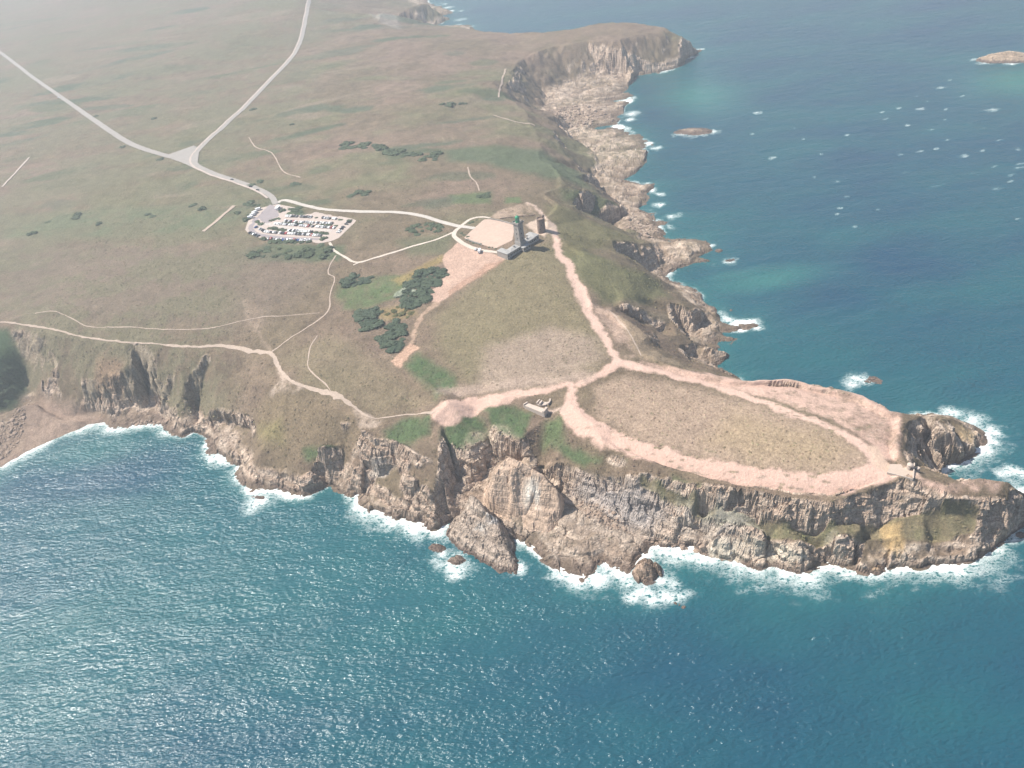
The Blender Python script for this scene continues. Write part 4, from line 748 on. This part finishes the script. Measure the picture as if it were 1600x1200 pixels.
def block(c, d, roof=1.5, nwin=5, door=False):
    wl_ = MB().box((c[0], c[1], -2.0), (d[0], d[1], d[2] + 2.0)).build('building_block', M_STONE, lh)
    MB().box((c[0], c[1], d[2]), (d[0] + .5, d[1] + .5, .45)).hip((c[0], c[1], d[2] + .45), (d[0], d[1]), roof, 0, .0).build('roof', M_ROOF, wl_)
    for sgn in (-1, 1):
        for i in range(nwin):
            x = c[0] + d[0] * ((i + .5) / nwin - .5); y = c[1] + sgn * d[1] / 2
            MB().box((x, y, 1.3), (1.1, .14, 1.9)).build('window', M_GLASS, wl_)
            MB().box((x, y, 1.08), (1.4, .34, .2)).build('sill', M_WHITE, wl_)
    if door: MB().box((c[0] + d[0] * .1 + 1.4, c[1] + d[1] / 2, .1), (1.4, .2, 2.6)).build('door', M_GREEN, wl_)
    return wl_
h2 = ulen / 2
block((-h2 * .46 - 2, 0, 0), (h2 * .92 - 4, 6.8, 4.4), 1.0, 5, True); block((h2 * .46 + 2, 0, 0), (h2 * .92 - 4, 6.8, 4.4), 1.0, 5)
block((-h2 - .6, 3.0, 0), (6.2, 13, 4.7), 1.0, 2); block((h2 + .6, 2.2, 0), (6.2, 11, 4.7), 1.0, 2); block((0.5, -5.4, 0), (9, 4.0, 3.7), .7, 3)
ch = MB().box((-h2 * .5, 0, 5.4), (1.0, 1.6, 1.9)).build('chimney', M_STONE, lh); MB().box((h2 * .5, 0, 5.4), (1.0, 1.6, 1.9)).build('chimney', M_STONE, lh)
# old round tower
Q = P(845.5, 357.5, 69); oz_ = ground(Q[0], Q[1]); ot = tag(empty('stone_tower', (Q[0], Q[1], oz_)), 'round brown rubble stone tower with flat top right of the lighthouse', 'tower')
dr = MB().lathe([(3.7, -1.5), (3.55, 1), (3.35, 12.6), (3.5, 12.8), (3.5, 14.4), (3.0, 14.4), (3.0, 13.4), (0, 13.4)], n=28).build('drum', M_BROWN, ot)
MB().lathe([(1.5, -1.5), (1.4, 13.6), (1.5, 15.6), (1.1, 16.3), (0, 16.6)], (2.9, 2.2, 0), 14).build('stair_turret', M_BROWN, ot)
for k, (a, z) in enumerate(((-1.9, 4.0), (-1.5, 8.0), (-2.6, 6.0), (-.9, 10.0), (1.2, 7))): MB().box((math.cos(a) * 3.38, math.sin(a) * 3.38, z), (.3, .6, 1.2), a).build('window', M_GLASS, dr)
MB().box((math.cos(-2.2) * 3.5, math.sin(-2.2) * 3.5, 0), (.3, 1.1, 2.2), -2.2).build('door', mat_flat('old_wood', (.10, .06, .04)), ot)
# walls about the yard
def wall(label, pts, h, t=.6, m=None):
    ln = spline(hits(pts), 3.0); c0 = ln.mean(0); mb = MB()
    for a, b in zip(ln, ln[1:]):
        d = b - a; L_ = float(np.hypot(*d)); c = (a + b) / 2; z = min(ground(*a), ground(*b)) - .4
        mb.box((c[0], c[1], z), (L_ + .15, t, h + .4 + .05 * math.sin(c[0])), math.atan2(d[1], d[0]))
    o = mb.build('stone_wall', m or M_STONE); return tag(o, label, 'wall')
wall('low stone wall along the top edge of the lighthouse yard', [(766, 343), (786, 347), (803, 352)], 1.4); wall('low stone wall along the drive below the lighthouse yard', [(727, 374), (742, 379), (753, 383)], 1.2); wall('straight wall between the lighthouse and the old tower', [(781, 342), (812, 338), (836, 336)], .9, .6, M_BROWN)
# wartime gun platform beside the pink track
def z5(a, b): return (800 + a * .075, 600 + b * .075)
gp = [hit(*z5(*p)) for p in ((320, 410), (720, 590), (655, 690), (255, 500))]; gc = np.mean(np.array(gp), 0); gzz = max(p[2] for p in gp)
ge = tag(empty('gun_platform', (gc[0], gc[1], gzz)), 'ruined concrete gun platform with curved walls beside the pink track', 'ruin')
def prism(poly, z0, z1):
    mb = MB(); lo_ = [mb.bm.verts.new((p[0] - gc[0], p[1] - gc[1], z0)) for p in poly]; hi_ = [mb.bm.verts.new((p[0] - gc[0], p[1] - gc[1], z1)) for p in poly]; n = len(poly)
    mb.bm.faces.new(lo_[::-1]); mb.bm.faces.new(hi_)
    for i in range(n): mb.bm.faces.new((lo_[i], lo_[(i + 1) % n], hi_[(i + 1) % n], hi_[i]))
    return mb
prism(gp, -4, .6).build('slab', M_CONC, ge)
rc = hit(*z5(640, 345)); rr_ = abs(hit(*z5(815, 345))[0] - rc[0])
MB().lathe([(rr_ * .86, -1.5), (rr_, -1.5), (rr_, 1.0), (rr_ * .86, 1.0)], (rc[0] - gc[0], rc[1] - gc[1], 0), 14, 1.7, 2.9).build('curved_wall', M_CONC, ge); MB().lathe([(rr_ * .82, -1.5), (rr_, -1.5), (rr_, 1.4), (rr_ * .82, 1.4)], (rc[0] - gc[0], rc[1] - gc[1], 0), 14, -1.0, .55).build('curved_wall', M_CONC, ge)
MB().lathe([(rr_ * .83, -2), (rr_ * .83, .25), (0, .25)], (rc[0] - gc[0], rc[1] - gc[1], 0), 20).build('floor_disc', M_CONC, ge)
for (a, b, t_, h_) in (((575, 330), (520, 440), 1.0, 1.6), ((625, 375), (580, 470), 1.2, 1.8), ((330, 405), (250, 495), .8, 1.6), ((735, 580), (665, 700), 1.6, 2.4)):
    p = hit(*z5(*a)); q = hit(*z5(*b)); MB().box(((p[0] + q[0]) / 2 - gc[0], (p[1] + q[1]) / 2 - gc[1], -3), (math.hypot(p[0] - q[0], p[1] - q[1]), t_, 3 + h_), math.atan2(q[1] - p[1], q[0] - p[0])).build('wall_stub', M_CONC, ge)
# viewpoint at the tip
def z6(a, b): return (1360 + a * .15, 620 + b * .15)
vp_ = [hit(*z6(*p)) for p in ((170, 800), (440, 870), (445, 740), (200, 720))]; gc = np.mean(np.array(vp_), 0); gzz = max(p[2] for p in vp_)
vp = tag(empty('viewing_platform', (gc[0], gc[1], gzz)), 'pale concrete viewing platform at the end of the tip track', 'platform')
prism(vp_, -5, .5).build('deck', plain('pale_concrete', (.43, .345, .28), .9, .15, .5), vp)
def edge_wall(a, b, h_, t_=.5):
    MB().box(((a[0] + b[0]) / 2 - gc[0], (a[1] + b[1]) / 2 - gc[1], -4), (math.hypot(a[0] - b[0], a[1] - b[1]), t_, 4 + h_), math.atan2(b[1] - a[1], b[0] - a[0])).build('parapet', M_CONC, vp)
edge_wall(vp_[0], vp_[1], 1.3); edge_wall(vp_[1], vp_[2], 1.9, .7)
q = hit(*z6(405, 745)); tr = tag(empty('stone_hut', (q[0], q[1], ground(q[0], q[1]))), 'small round pale stone turret beside the viewing platform', 'hut')
MB().lathe([(1.7, -2), (1.65, 2.9), (1.8, 3.0), (1.8, 3.3)], n=18).build('drum', M_CONC, tr); MB().lathe([(1.8, 3.3), (1.2, 3.9), (0, 4.3)], n=18).build('cap', M_CONC, tr); MB().box((0, -1.62, 0), (.8, .3, 1.9)).build('doorway', M_GLASS, tr)
q = hit(*z6(487, 770)); cb_ = tag(MB().box((q[0], q[1], ground(q[0], q[1]) - 2.5), (2.6, 2.0, 5), .4).build('concrete_block', M_CONC, None, .15), 'small square concrete block on the brink right of the turret', 'block')

# ---------------------------------------------------------------- vehicles
def car_mesh(name, cm, L_=4.3, W_=1.8, Hh=1.5, van=False):
    bm = bmesh.new()
    if van: prof = [(-.5, .25), (.5, .25), (.5, .62), (.40, 1.0), (.33, 1.0), (-.5, 1.0)]; win = [(.485, .66), (.40, .94), (.30, .94), (.30, .66)]
    else: prof = [(-.5, .22), (.5, .22), (.5, .50), (.24, .60), (.08, 1.0), (-.30, 1.0), (-.44, .62), (-.5, .58)]; win = [(.20, .62), (.075, .95), (-.28, .95), (-.40, .64)]
    def ext(pr, w0, mi, ins=1.0):
        a = [bm.verts.new((x * L_, -w0, z * Hh)) for x, z in pr]; b = [bm.verts.new((x * L_, w0, z * Hh)) for x, z in pr]; n = len(pr)
        fs = [bm.faces.new(a[::-1]), bm.faces.new(b)] + [bm.faces.new((a[i], a[(i + 1) % n], b[(i + 1) % n], b[i])) for i in range(n)]
        for f in fs: f.material_index = mi
    ext(prof, W_ / 2, 0); ext(win, W_ / 2 + .02, 1)
    ext([(.27, .58), (.31 if not van else .47, .60), (.10 if not van else .42, .97), (.085 if not van else .40, .95)], W_ / 2 - .18, 1)
    for sx_ in (-.31, .31):
        for sy_ in (-1, 1):
            vs = []
            for yy in (sy_ * (W_ / 2 - .16), sy_ * (W_ / 2 + .03)): vs.append([bm.verts.new((sx_ * L_ + .33 * math.cos(k * math.pi / 4), yy, .33 + .33 * math.sin(k * math.pi / 4))) for k in range(8)])
            for k in range(8): bm.faces.new((vs[0][k], vs[0][(k + 1) % 8], vs[1][(k + 1) % 8], vs[1][k])).material_index = 2
            bm.faces.new(vs[0]).material_index = 2; bm.faces.new(vs[1]).material_index = 2
    bmesh.ops.recalc_face_normals(bm, faces=bm.faces); me = bpy.data.meshes.new(name); bm.to_mesh(me); bm.free()
    for q in (cm, M_GLASS, M_TYRE): me.materials.append(q)
    return me
M_TYRE = mat_flat('tyre_rubber', (.02, .02, .02), .9)
PAINT = {n: mat_flat(n + '_car_paint', c, .25) for n, c in dict(white=(.78, .78, .76), silver=(.45, .45, .46), black=(.025, .025, .03), grey=(.16, .165, .17), blue=(.04, .09, .25), red=(.35, .03, .03)).items()}
CARS = {n: car_mesh(n + '_car', m) for n, m in PAINT.items()}; VAN = car_mesh('van', PAINT['white'], 6.4, 2.2, 2.8, True)
def put_car(x, y, rz, me, name, label, cat, group):
    o = bpy.data.objects.new(name, me); col.objects.link(o)
    t = Vector((math.cos(rz), math.sin(rz))); z = float(gz([x], [y])[0]) + .24; o.location = (x, y, z); o.rotation_euler = (0, 0, rz); return tag(o, label, cat, group)
ROWS = [('the top row', (590, 338), (960, 350), 13), ('the top right row', (1100, 362), (1300, 380), 7), ('the upper island row', (570, 405), (1250, 442), 23), ('the second island row', (440, 442), (1275, 505), 29), ('the third island row', (600, 528), (960, 560), 13), ('the lower island row', (300, 560), (1090, 612), 27), ('the bottom row by the hedge', (340, 655), (940, 682), 20), ('the lower left corner', (90, 572), (220, 622), 5), ('the left inner bend', (170, 492), (310, 560), 5), ('the right-hand edge', (1470, 420), (1310, 580), 7)]
names = ['white'] * 7 + ['silver'] * 4 + ['grey'] * 3 + ['black'] * 3 + ['blue'] + ['red']
for where, a, b, n in ROWS:
    p = np.array(hit(*z4(*a))); q = np.array(hit(*z4(*b))); d = q - p; an = math.atan2(d[1], d[0])
    for i in range(n):
        if random.random() < .1: continue
        c = p + d * ((i + .5) / n); k = random.choice(names)
        put_car(c[0] + random.uniform(-.3, .3), c[1] + random.uniform(-.4, .4), an + math.pi / 2 + random.choice((0, math.pi)) + random.uniform(-.06, .06), CARS[k], 'parked_car', f'{k} car parked in {where} of the car park', 'car', f'{k} cars in {where}')
for i, (a, b, lb) in enumerate((((215, 255), 20, 'white camper van uppermost on the left edge of the car park'), ((165, 300), 35, 'white camper van second from the top on the left edge'), ((140, 330), 40, 'white camper van third from the top on the left edge'), ((110, 370), 10, 'white camper van lowest on the left edge of the car park'))):
    p = hit(*z4(*a)); put_car(p[0], p[1], math.radians(b), VAN, 'camper_van', lb, 'van', 'camper vans on the car park edge')
for (px_, py_, k, lb) in ((363, 281.5, 'grey', 'grey car on the road, farthest from the car park'), (392, 293, 'black', 'black car on the road, second from the car park'), (403, 297.5, 'grey', 'grey car driving on the road nearest the car park'), (92, 153, 'white', 'white car driving on the long straight road at left')):
    p = hit(px_, py_); put_car(p[0], p[1], math.radians(-35), CARS[k], 'car', lb, 'car', None)
for (a, k, lb) in (((478, 632), 'silver', 'silver car parked left of two by the lighthouse drive'), ((512, 652), 'white', 'white van parked right of two by the lighthouse drive')):
    p = hit(*z3(*a)); put_car(p[0], p[1], math.radians(75), VAN if 'van' in lb else CARS[k], 'parked_car' if 'car ' in lb else 'van', lb, 'van' if 'van' in lb else 'car', None)
# ticket canopy at the entrance
p = hit(*z4(500, 222)); q = hit(*z4(470, 252)); kz = ground(p[0], p[1]); ka = math.atan2(p[1] - q[1], p[0] - q[0]); ki = tag(empty('kiosk', ((p[0] + q[0]) / 2, (p[1] + q[1]) / 2, kz), ka), 'white flat-roofed kiosk at the car park entrance', 'kiosk')
MB().box((0, 0, -.3), (6.5, 2.6, 3.0)).build('booth', M_WHITE, ki); MB().box((0, 0, 2.7), (8.5, 3.6, .3)).build('roof', M_WHITE, ki); MB().box((0, -1.32, .9), (4.5, .1, 1.1)).build('window', M_GLASS, ki)

# ---------------------------------------------------------------- bushes
def leaf_mat(name, c1, c2):
    m, ns, ls, b = mat(name); oi = ns.new('ShaderNodeObjectInfo').outputs['Random']; tc = ns.new('ShaderNodeNewGeometry').outputs['Position']
    f = math_n(ns, ls, 'ADD', math_n(ns, ls, 'MULTIPLY', oi, .6), math_n(ns, ls, 'MULTIPLY_ADD', noise(ns, ls, tc, .8, 4), 1.2, -.4), clamp=True)
    ls.new(mixc(ns, ls, f, c1, c2), b.inputs['Base Color']); b.inputs['Roughness'].default_value = .8; b.inputs['Specular IOR Level'].default_value = .2; return m
def bush_mesh(name, m, seed, n=190):
    r = random.Random(seed); V = []; Fq = []
    lob = [(r.uniform(-.45, .45), r.uniform(-.45, .45), r.uniform(.25, .55), r.uniform(.42, .62)) for _ in range(5)]
    for k in range(n):
        cx_, cy_, cz_, rr2 = r.choice(lob); th = r.uniform(0, 2 * math.pi); u = r.uniform(-.35, 1); s_ = math.sqrt(1 - u * u); rad = rr2 * r.uniform(.8, 1.08)
        p = Vector((cx_ + rad * s_ * math.cos(th), cy_ + rad * s_ * math.sin(th), max(.03, cz_ + rad * u * .8)))
        nrm = Vector((s_ * math.cos(th), s_ * math.sin(th), u + .25)).normalized(); t1 = nrm.orthogonal().normalized(); t1.rotate(Matrix.Rotation(r.uniform(0, 6.28), 3, nrm)); nrm = (nrm + Vector((r.uniform(-.5, .5), r.uniform(-.5, .5), r.uniform(-.5, .5)))).normalized(); t2 = nrm.cross(t1).normalized(); t1 = t2.cross(nrm); sz = r.uniform(.10, .20)
        b = len(V)
        for a_, b_ in ((-1, -.6), (1, -.7), (.8, .8), (-.7, .7)): V.append(p + t1 * a_ * sz + t2 * b_ * sz)
        Fq.append((b, b + 1, b + 2, b + 3))
    for (cx_, cy_, cz_, rr2) in lob:                      # woody heart of the bush
        b = len(V); q = rr2 * .8
        for z, w_ in ((-1, .7), (0, 1), (.72, .55)):
            for k in range(6): a_ = k * math.pi / 3; V.append(Vector((cx_ + q * w_ * math.cos(a_), cy_ + q * w_ * math.sin(a_), max(-.2, cz_ + q * z * .8))))
        for l in range(2):
            for k in range(6): Fq.append((b + l * 6 + k, b + l * 6 + (k + 1) % 6, b + l * 6 + 6 + (k + 1) % 6, b + l * 6 + 6 + k))
        Fq.append((b + 12, b + 13, b + 14, b + 15)); Fq.append((b + 12, b + 15, b + 16, b + 17))
    o = mesh_from(name, V, Fq, m, False); me = o.data; bpy.data.objects.remove(o); return me
MD = leaf_mat('dark_thicket_leaves', (.042, .062, .040), (.078, .102, .062)); MG = leaf_mat('scrub_leaves', (.058, .078, .044), (.09, .115, .064)); MPALE = leaf_mat('pale_blossom_leaves', (.20, .23, .15), (.36, .38, .29)); MO = leaf_mat('gorse_leaves', (.06, .07, .03), (.13, .12, .05))
BM_ = {k: [bush_mesh(k + '_bush', m, 10 * i + j) for j in range(3)] for i, (k, m) in enumerate(dict(dark=MD, scrub=MG, pale=MPALE, gorse=MO).items())}
def bush(x, y, s, kind, label, group, name='bush'):
    o = bpy.data.objects.new(name, random.choice(BM_[kind])); col.objects.link(o); o.location = (x, y, float(gz([x], [y])[0]) - .1 * s)
    o.rotation_euler = (0, 0, random.uniform(0, 6.28)); o.scale = (s * random.uniform(.85, 1.2), s * random.uniform(.85, 1.2), s * random.uniform(.26, .55)); return tag(o, label, 'bush', group)
def thicket(pts, n, s, kind, label, group):
    poly = hits(pts); pa = np.array(poly); k = 0; placed = []; tries = 0
    while k < n and tries < 4000:
        tries += 1; x = random.uniform(pa[:, 0].min(), pa[:, 0].max()); y = random.uniform(pa[:, 1].min(), pa[:, 1].max())
        if not inside(np.array([x]), np.array([y]), poly)[0] or any((x - a) ** 2 + (y - b) ** 2 < (s * .52) ** 2 for a, b in placed): continue
        placed.append((x, y)); bush(x, y, s * random.uniform(.5, 1.3), kind, label, group); k += 1
def hedge(a, b, n, s, kind, label, group):
    p = np.array(hit(*a)); q = np.array(hit(*b))
    for i in range(n): c = p + (q - p) * ((i + random.uniform(.2, .8)) / n); bush(c[0] + random.uniform(-.8, .8), c[1] + random.uniform(-.8, .8), s * random.uniform(.7, 1.3), kind, label, group)
thicket([(652, 424), (693, 417), (694, 432), (683, 448), (670, 458), (668, 474), (645, 480), (624, 474), (640, 446)], 58, 6.0, 'dark', 'dark bush in the large thicket bordering the bare pink field', 'bushes of the large dark thicket')
thicket([(618, 458), (630, 448), (646, 444), (642, 458), (624, 470)], 7, 4.6, 'pale', 'whitish bush on the left flank of the large dark thicket', 'whitish bushes')
thicket([(530, 437), (556, 431), (582, 432), (580, 444), (534, 447)], 16, 5.2, 'dark', 'dark bush in the row topping the fern field', 'bushes above the fern field'); thicket([(555, 487), (590, 482), (592, 503), (572, 519), (556, 500)], 26, 5.4, 'dark', 'dark bush in the compact square clump below the fern field', 'bushes of the square clump')
thicket([(590, 506), (632, 501), (634, 525), (618, 555), (596, 535)], 28, 5.4, 'dark', 'dark bush in the clump above the small pink clearing', 'bushes above the small clearing'); thicket([(636, 356), (660, 350), (690, 349), (688, 361), (642, 367)], 16, 4.6, 'scrub', 'bush in the thicket between service road and footpath', 'bushes beside the service road')
thicket([(382, 393), (400, 384), (440, 385), (520, 392), (512, 402), (420, 404), (385, 402)], 24, 5.6, 'scrub', 'green bush in the scrub band below the car park', 'bushes below the car park'); thicket([(440, 326), (468, 321), (478, 332), (446, 340)], 9, 4.8, 'scrub', 'bush between the car park entrance and the service road', 'bushes at the car park entrance')
thicket([(372, 322), (402, 312), (402, 325), (384, 345), (372, 345)], 9, 4.6, 'scrub', 'bush left of the car park entrance', 'bushes left of the entrance'); thicket([(533, 218), (560, 220), (600, 228), (612, 234), (696, 242), (695, 256), (650, 250), (590, 236), (536, 230)], 34, 7.0, 'scrub', 'dark bush in the long scrub band across the far heath', 'bushes of the far scrub band')
thicket([(548, 303), (582, 300), (580, 306), (550, 307)], 6, 5, 'scrub', 'dark bush in the small clump above the service road', 'bushes above the service road'); thicket([(690, 163), (728, 160), (726, 167), (692, 167)], 7, 6, 'scrub', 'dark bush in the short row on the far heath', 'bushes of the far row')
thicket([(620, 480), (650, 482), (640, 497), (600, 492)], 12, 2.8, 'gorse', 'yellowish bush between the dark clumps', 'yellowish bushes'); thicket([(748, 304), (766, 300), (766, 308), (750, 310)], 6, 4.5, 'scrub', 'bush in the small green clump behind the lighthouse', 'bushes behind the lighthouse')
for k, (a, b) in enumerate(((120, 338), (155, 349), (232, 335), (76, 347), (52, 365), (236, 338), (119, 336), (118, 340), (318, 327), (300, 322), (464, 288), (459, 287), (457, 194), (240, 185), (150, 182), (396, 170), (190, 230), (250, 250), (395, 290), (405, 284), (500, 384))): q = hit(a, b); bush(q[0], q[1], random.uniform(4, 6.5), 'scrub', 'lone shrub standing on the open heath', 'lone shrubs on the heath')
for (a, b, n, s) in (((380, 395), (500, 370), 4, 3.4), ((520, 425), (700, 440), 4, 3.0), ((700, 430), (1330, 475), 9, 3.0), ((340, 505), (590, 525), 7, 4.0), ((600, 550), (1190, 585), 8, 3.0), ((1060, 560), (1180, 590), 3, 3.0), ((1100, 645), (1130, 648), 2, 3.6), ((190, 410), (240, 450), 3, 3.4), ((240, 650), (320, 660), 3, 4.0), ((1000, 352), (1380, 390), 5, 2.6), ((1440, 400), (1500, 420), 2, 3.0), ((330, 690), (940, 705), 8, 4.2)):
    hedge(z4(*a), z4(*b), n, s, 'scrub', 'low bush in the planted islands and edges of the car park', 'car park bushes')
for (a, b, n) in (((392, 540), (530, 585), 5), ((590, 600), (660, 625), 3), ((700, 645), (770, 650), 3), ((330, 470), (400, 520), 3), ((400, 400), (500, 365), 3)): hedge(z3(*a), z3(*b), n, 1.8, 'scrub', 'low shrub round the edges of the lighthouse yard', 'shrubs of the lighthouse yard')

# ---------------------------------------------------------------- boulders
def boulder_mesh(seed):
    bm = bmesh.new(); bmesh.ops.create_icosphere(bm, subdivisions=1, radius=1); r = random.Random(seed); ax = Vector((r.uniform(.8, 1.3), r.uniform(.7, 1.1), r.uniform(.5, .8)))
    for v in bm.verts: v.co = Vector((v.co.x * ax.x, v.co.y * ax.y, v.co.z * ax.z)) * r.uniform(.75, 1.15)
    me = bpy.data.meshes.new('boulder'); bm.to_mesh(me); bm.free(); me.materials.append(M_BOULD); return me
M_BOULD = plain('weathered_boulder', (.30, .225, .175), .95, .4, .35, .15, 0, .5); BO = [boulder_mesh(i) for i in range(5)]
BOV = [(np.array([v.co[:] for v in m.vertices]), np.array([p.vertices[:] for p in m.polygons])) for m in BO]
sv, sf = [], []; nb = 0
def boulders(pts, n, big, s, label, group):
    global nb
    poly = hits(pts); pa = np.array(poly); k = 0
    sizes = sorted([s * random.paretovariate(2.6) for _ in range(n)], reverse=True)
    while k < n:
        x = random.uniform(pa[:, 0].min(), pa[:, 0].max()); y = random.uniform(pa[:, 1].min(), pa[:, 1].max())
        if not inside(np.array([x]), np.array([y]), poly)[0]: continue
        z = float(gz([x], [y])[0]); q = min(sizes[k], s * 4); j = random.randrange(5); a = random.uniform(0, 6.28)
        if k < big:
            o = bpy.data.objects.new('boulder', BO[j]); col.objects.link(o); o.location = (x, y, z + .2 * q); o.scale = (q, q, q); o.rotation_euler = (random.uniform(-.3, .3), random.uniform(-.3, .3), a); tag(o, label, 'boulder', group)
        else:
            V_, F_ = BOV[j]; c, s_ = math.cos(a), math.sin(a); R_ = np.array([[c, -s_, 0], [s_, c, 0], [0, 0, 1]]); sv.append(V_ @ R_.T * q + np.array([x, y, z + .15 * q])); sf.append(F_ + nb); nb += len(V_)
        k += 1
boulders([(-10, 668), (25, 640), (48, 622), (40, 650), (30, 690), (12, 712), (-10, 722)], 420, 60, .55, 'reddish boulder in the scree at the left end of the beach', 'boulders of the left beach')
boulders([(900, 775), (960, 800), (985, 825), (960, 830), (905, 800)], 260, 40, .45, 'boulder in the scree under the grey cliff behind the stacks', 'boulders under the grey cliff'); boulders([(850, 170), (900, 165), (950, 170), (960, 190), (900, 200), (870, 185)], 700, 40, .8, 'grey boulder on the far beach under the shaded cliff', 'boulders of the far beach')
boulders([(985, 335), (1020, 350), (1035, 370), (1005, 372), (975, 355)], 180, 20, .7, 'boulder on the shore below the cove nearest the old tower', 'boulders below the cove'); boulders([(270, 655), (310, 655), (255, 662), (200, 664), (215, 655)], 160, 20, .5, 'boulder on the shore under the left cliffs', 'boulders under the left cliffs')
boulders([(1016, 846), (1060, 853), (1100, 860), (1080, 850), (1040, 840)], 80, 12, .5, 'boulder at the foot of the tip cliffs', 'boulders at the tip cliff foot')
tag(mesh_from('shore_rubble', np.concatenate(sv), np.concatenate(sf), M_BOULD, False), 'small rubble lying among the larger shore boulders', 'rubble', None, 'stuff')

# ---------------------------------------------------------------- heath tussocks
def tussocks():
    ok = (1 - np.clip(rkm, 0, 1)) * (~paved) * (colr[..., 0] < .30) * isin * (Hl > 8) * (beach < .1)
    n = 150000; x = rng.uniform(-430, 340, n); y = 290 + (rng.uniform(0, 1, n) ** 1.25) * 560
    i = np.clip(np.searchsorted(xs, x), 0, len(xs) - 1); j = np.clip(np.searchsorted(ys, y), 0, len(ys) - 1)
    dens = ok[j, i] * (.35 + .65 * smooth(-.3, .5, n2[j, i] + n3[j, i] * .6)); k = rng.uniform(0, 1, n) < dens * .75; x, y, i, j = x[k], y[k], i[k], j[k]; n = len(x)
    for p, rad in ((hit(470, 350), 62), (hit(765, 362), 30), (hit(835, 358), 26)):
        k = np.hypot(x - p[0], y - p[1]) > rad; x, y, i, j = x[k], y[k], i[k], j[k]
    n = len(x); r = .35 + .95 * rng.uniform(0, 1, n) ** 3; h = r * rng.uniform(.4, .9, n); z = gz(x, y) - .05; rot = rng.uniform(0, 6.28, n)
    V = np.empty((n, 6, 3)); a = rot[:, None] + np.arange(5)[None] * 2 * math.pi / 5; q = r[:, None] * rng.uniform(.7, 1.3, (n, 5))
    V[:, :5, 0] = x[:, None] + q * np.cos(a); V[:, :5, 1] = y[:, None] + q * np.sin(a); V[:, :5, 2] = z[:, None] - .1; V[:, 5, 0] = x + rng.uniform(-.3, .3, n) * r; V[:, 5, 1] = y + rng.uniform(-.3, .3, n) * r; V[:, 5, 2] = z + h
    b = (np.arange(n) * 6)[:, None, None]; Fq = (np.array([[k, (k + 1) % 5, 5] for k in range(5)])[None] + b).reshape(-1, 3)
    c = colr[j, i] * rng.uniform(.58, 1.1, (n, 1)); c[:, 1] *= rng.uniform(.95, 1.12, n)
    o = mesh_from('heath_tussocks', V.reshape(-1, 3), Fq, M_LAND, True); set_attr(o.data, 'col', 'FLOAT_COLOR', np.repeat(c, 6, 0)); set_attr(o.data, 'rock', 'FLOAT', np.zeros(n * 6)); tag(o, 'low heather and grass tussocks covering the cape', 'heather', None, 'stuff')
tussocks()

# ---------------------------------------------------------------- the hazy summer air
def haze():
    V = [(x, y, z) for x in (-9500, 12500) for y in (-3200, 16500) for z in (-8, 412)]
    Fq = [(0, 1, 3, 2), (4, 6, 7, 5), (0, 4, 5, 1), (2, 3, 7, 6), (0, 2, 6, 4), (1, 5, 7, 3)]
    m = bpy.data.materials.new('hazy_air'); m.use_nodes = True; ns = m.node_tree.nodes; ls = m.node_tree.links
    ns.remove(ns['Principled BSDF']); v = ns.new('ShaderNodeVolumePrincipled'); v.inputs['Color'].default_value = (.86, .93, 1.0, 1); v.inputs['Density'].default_value = .00022; v.inputs['Anisotropy'].default_value = .2
    ls.new(v.outputs[0], ns['Material Output'].inputs['Volume'])
    o = mesh_from('haze', V, Fq, m, False); tag(o, kind='stuff')
haze()
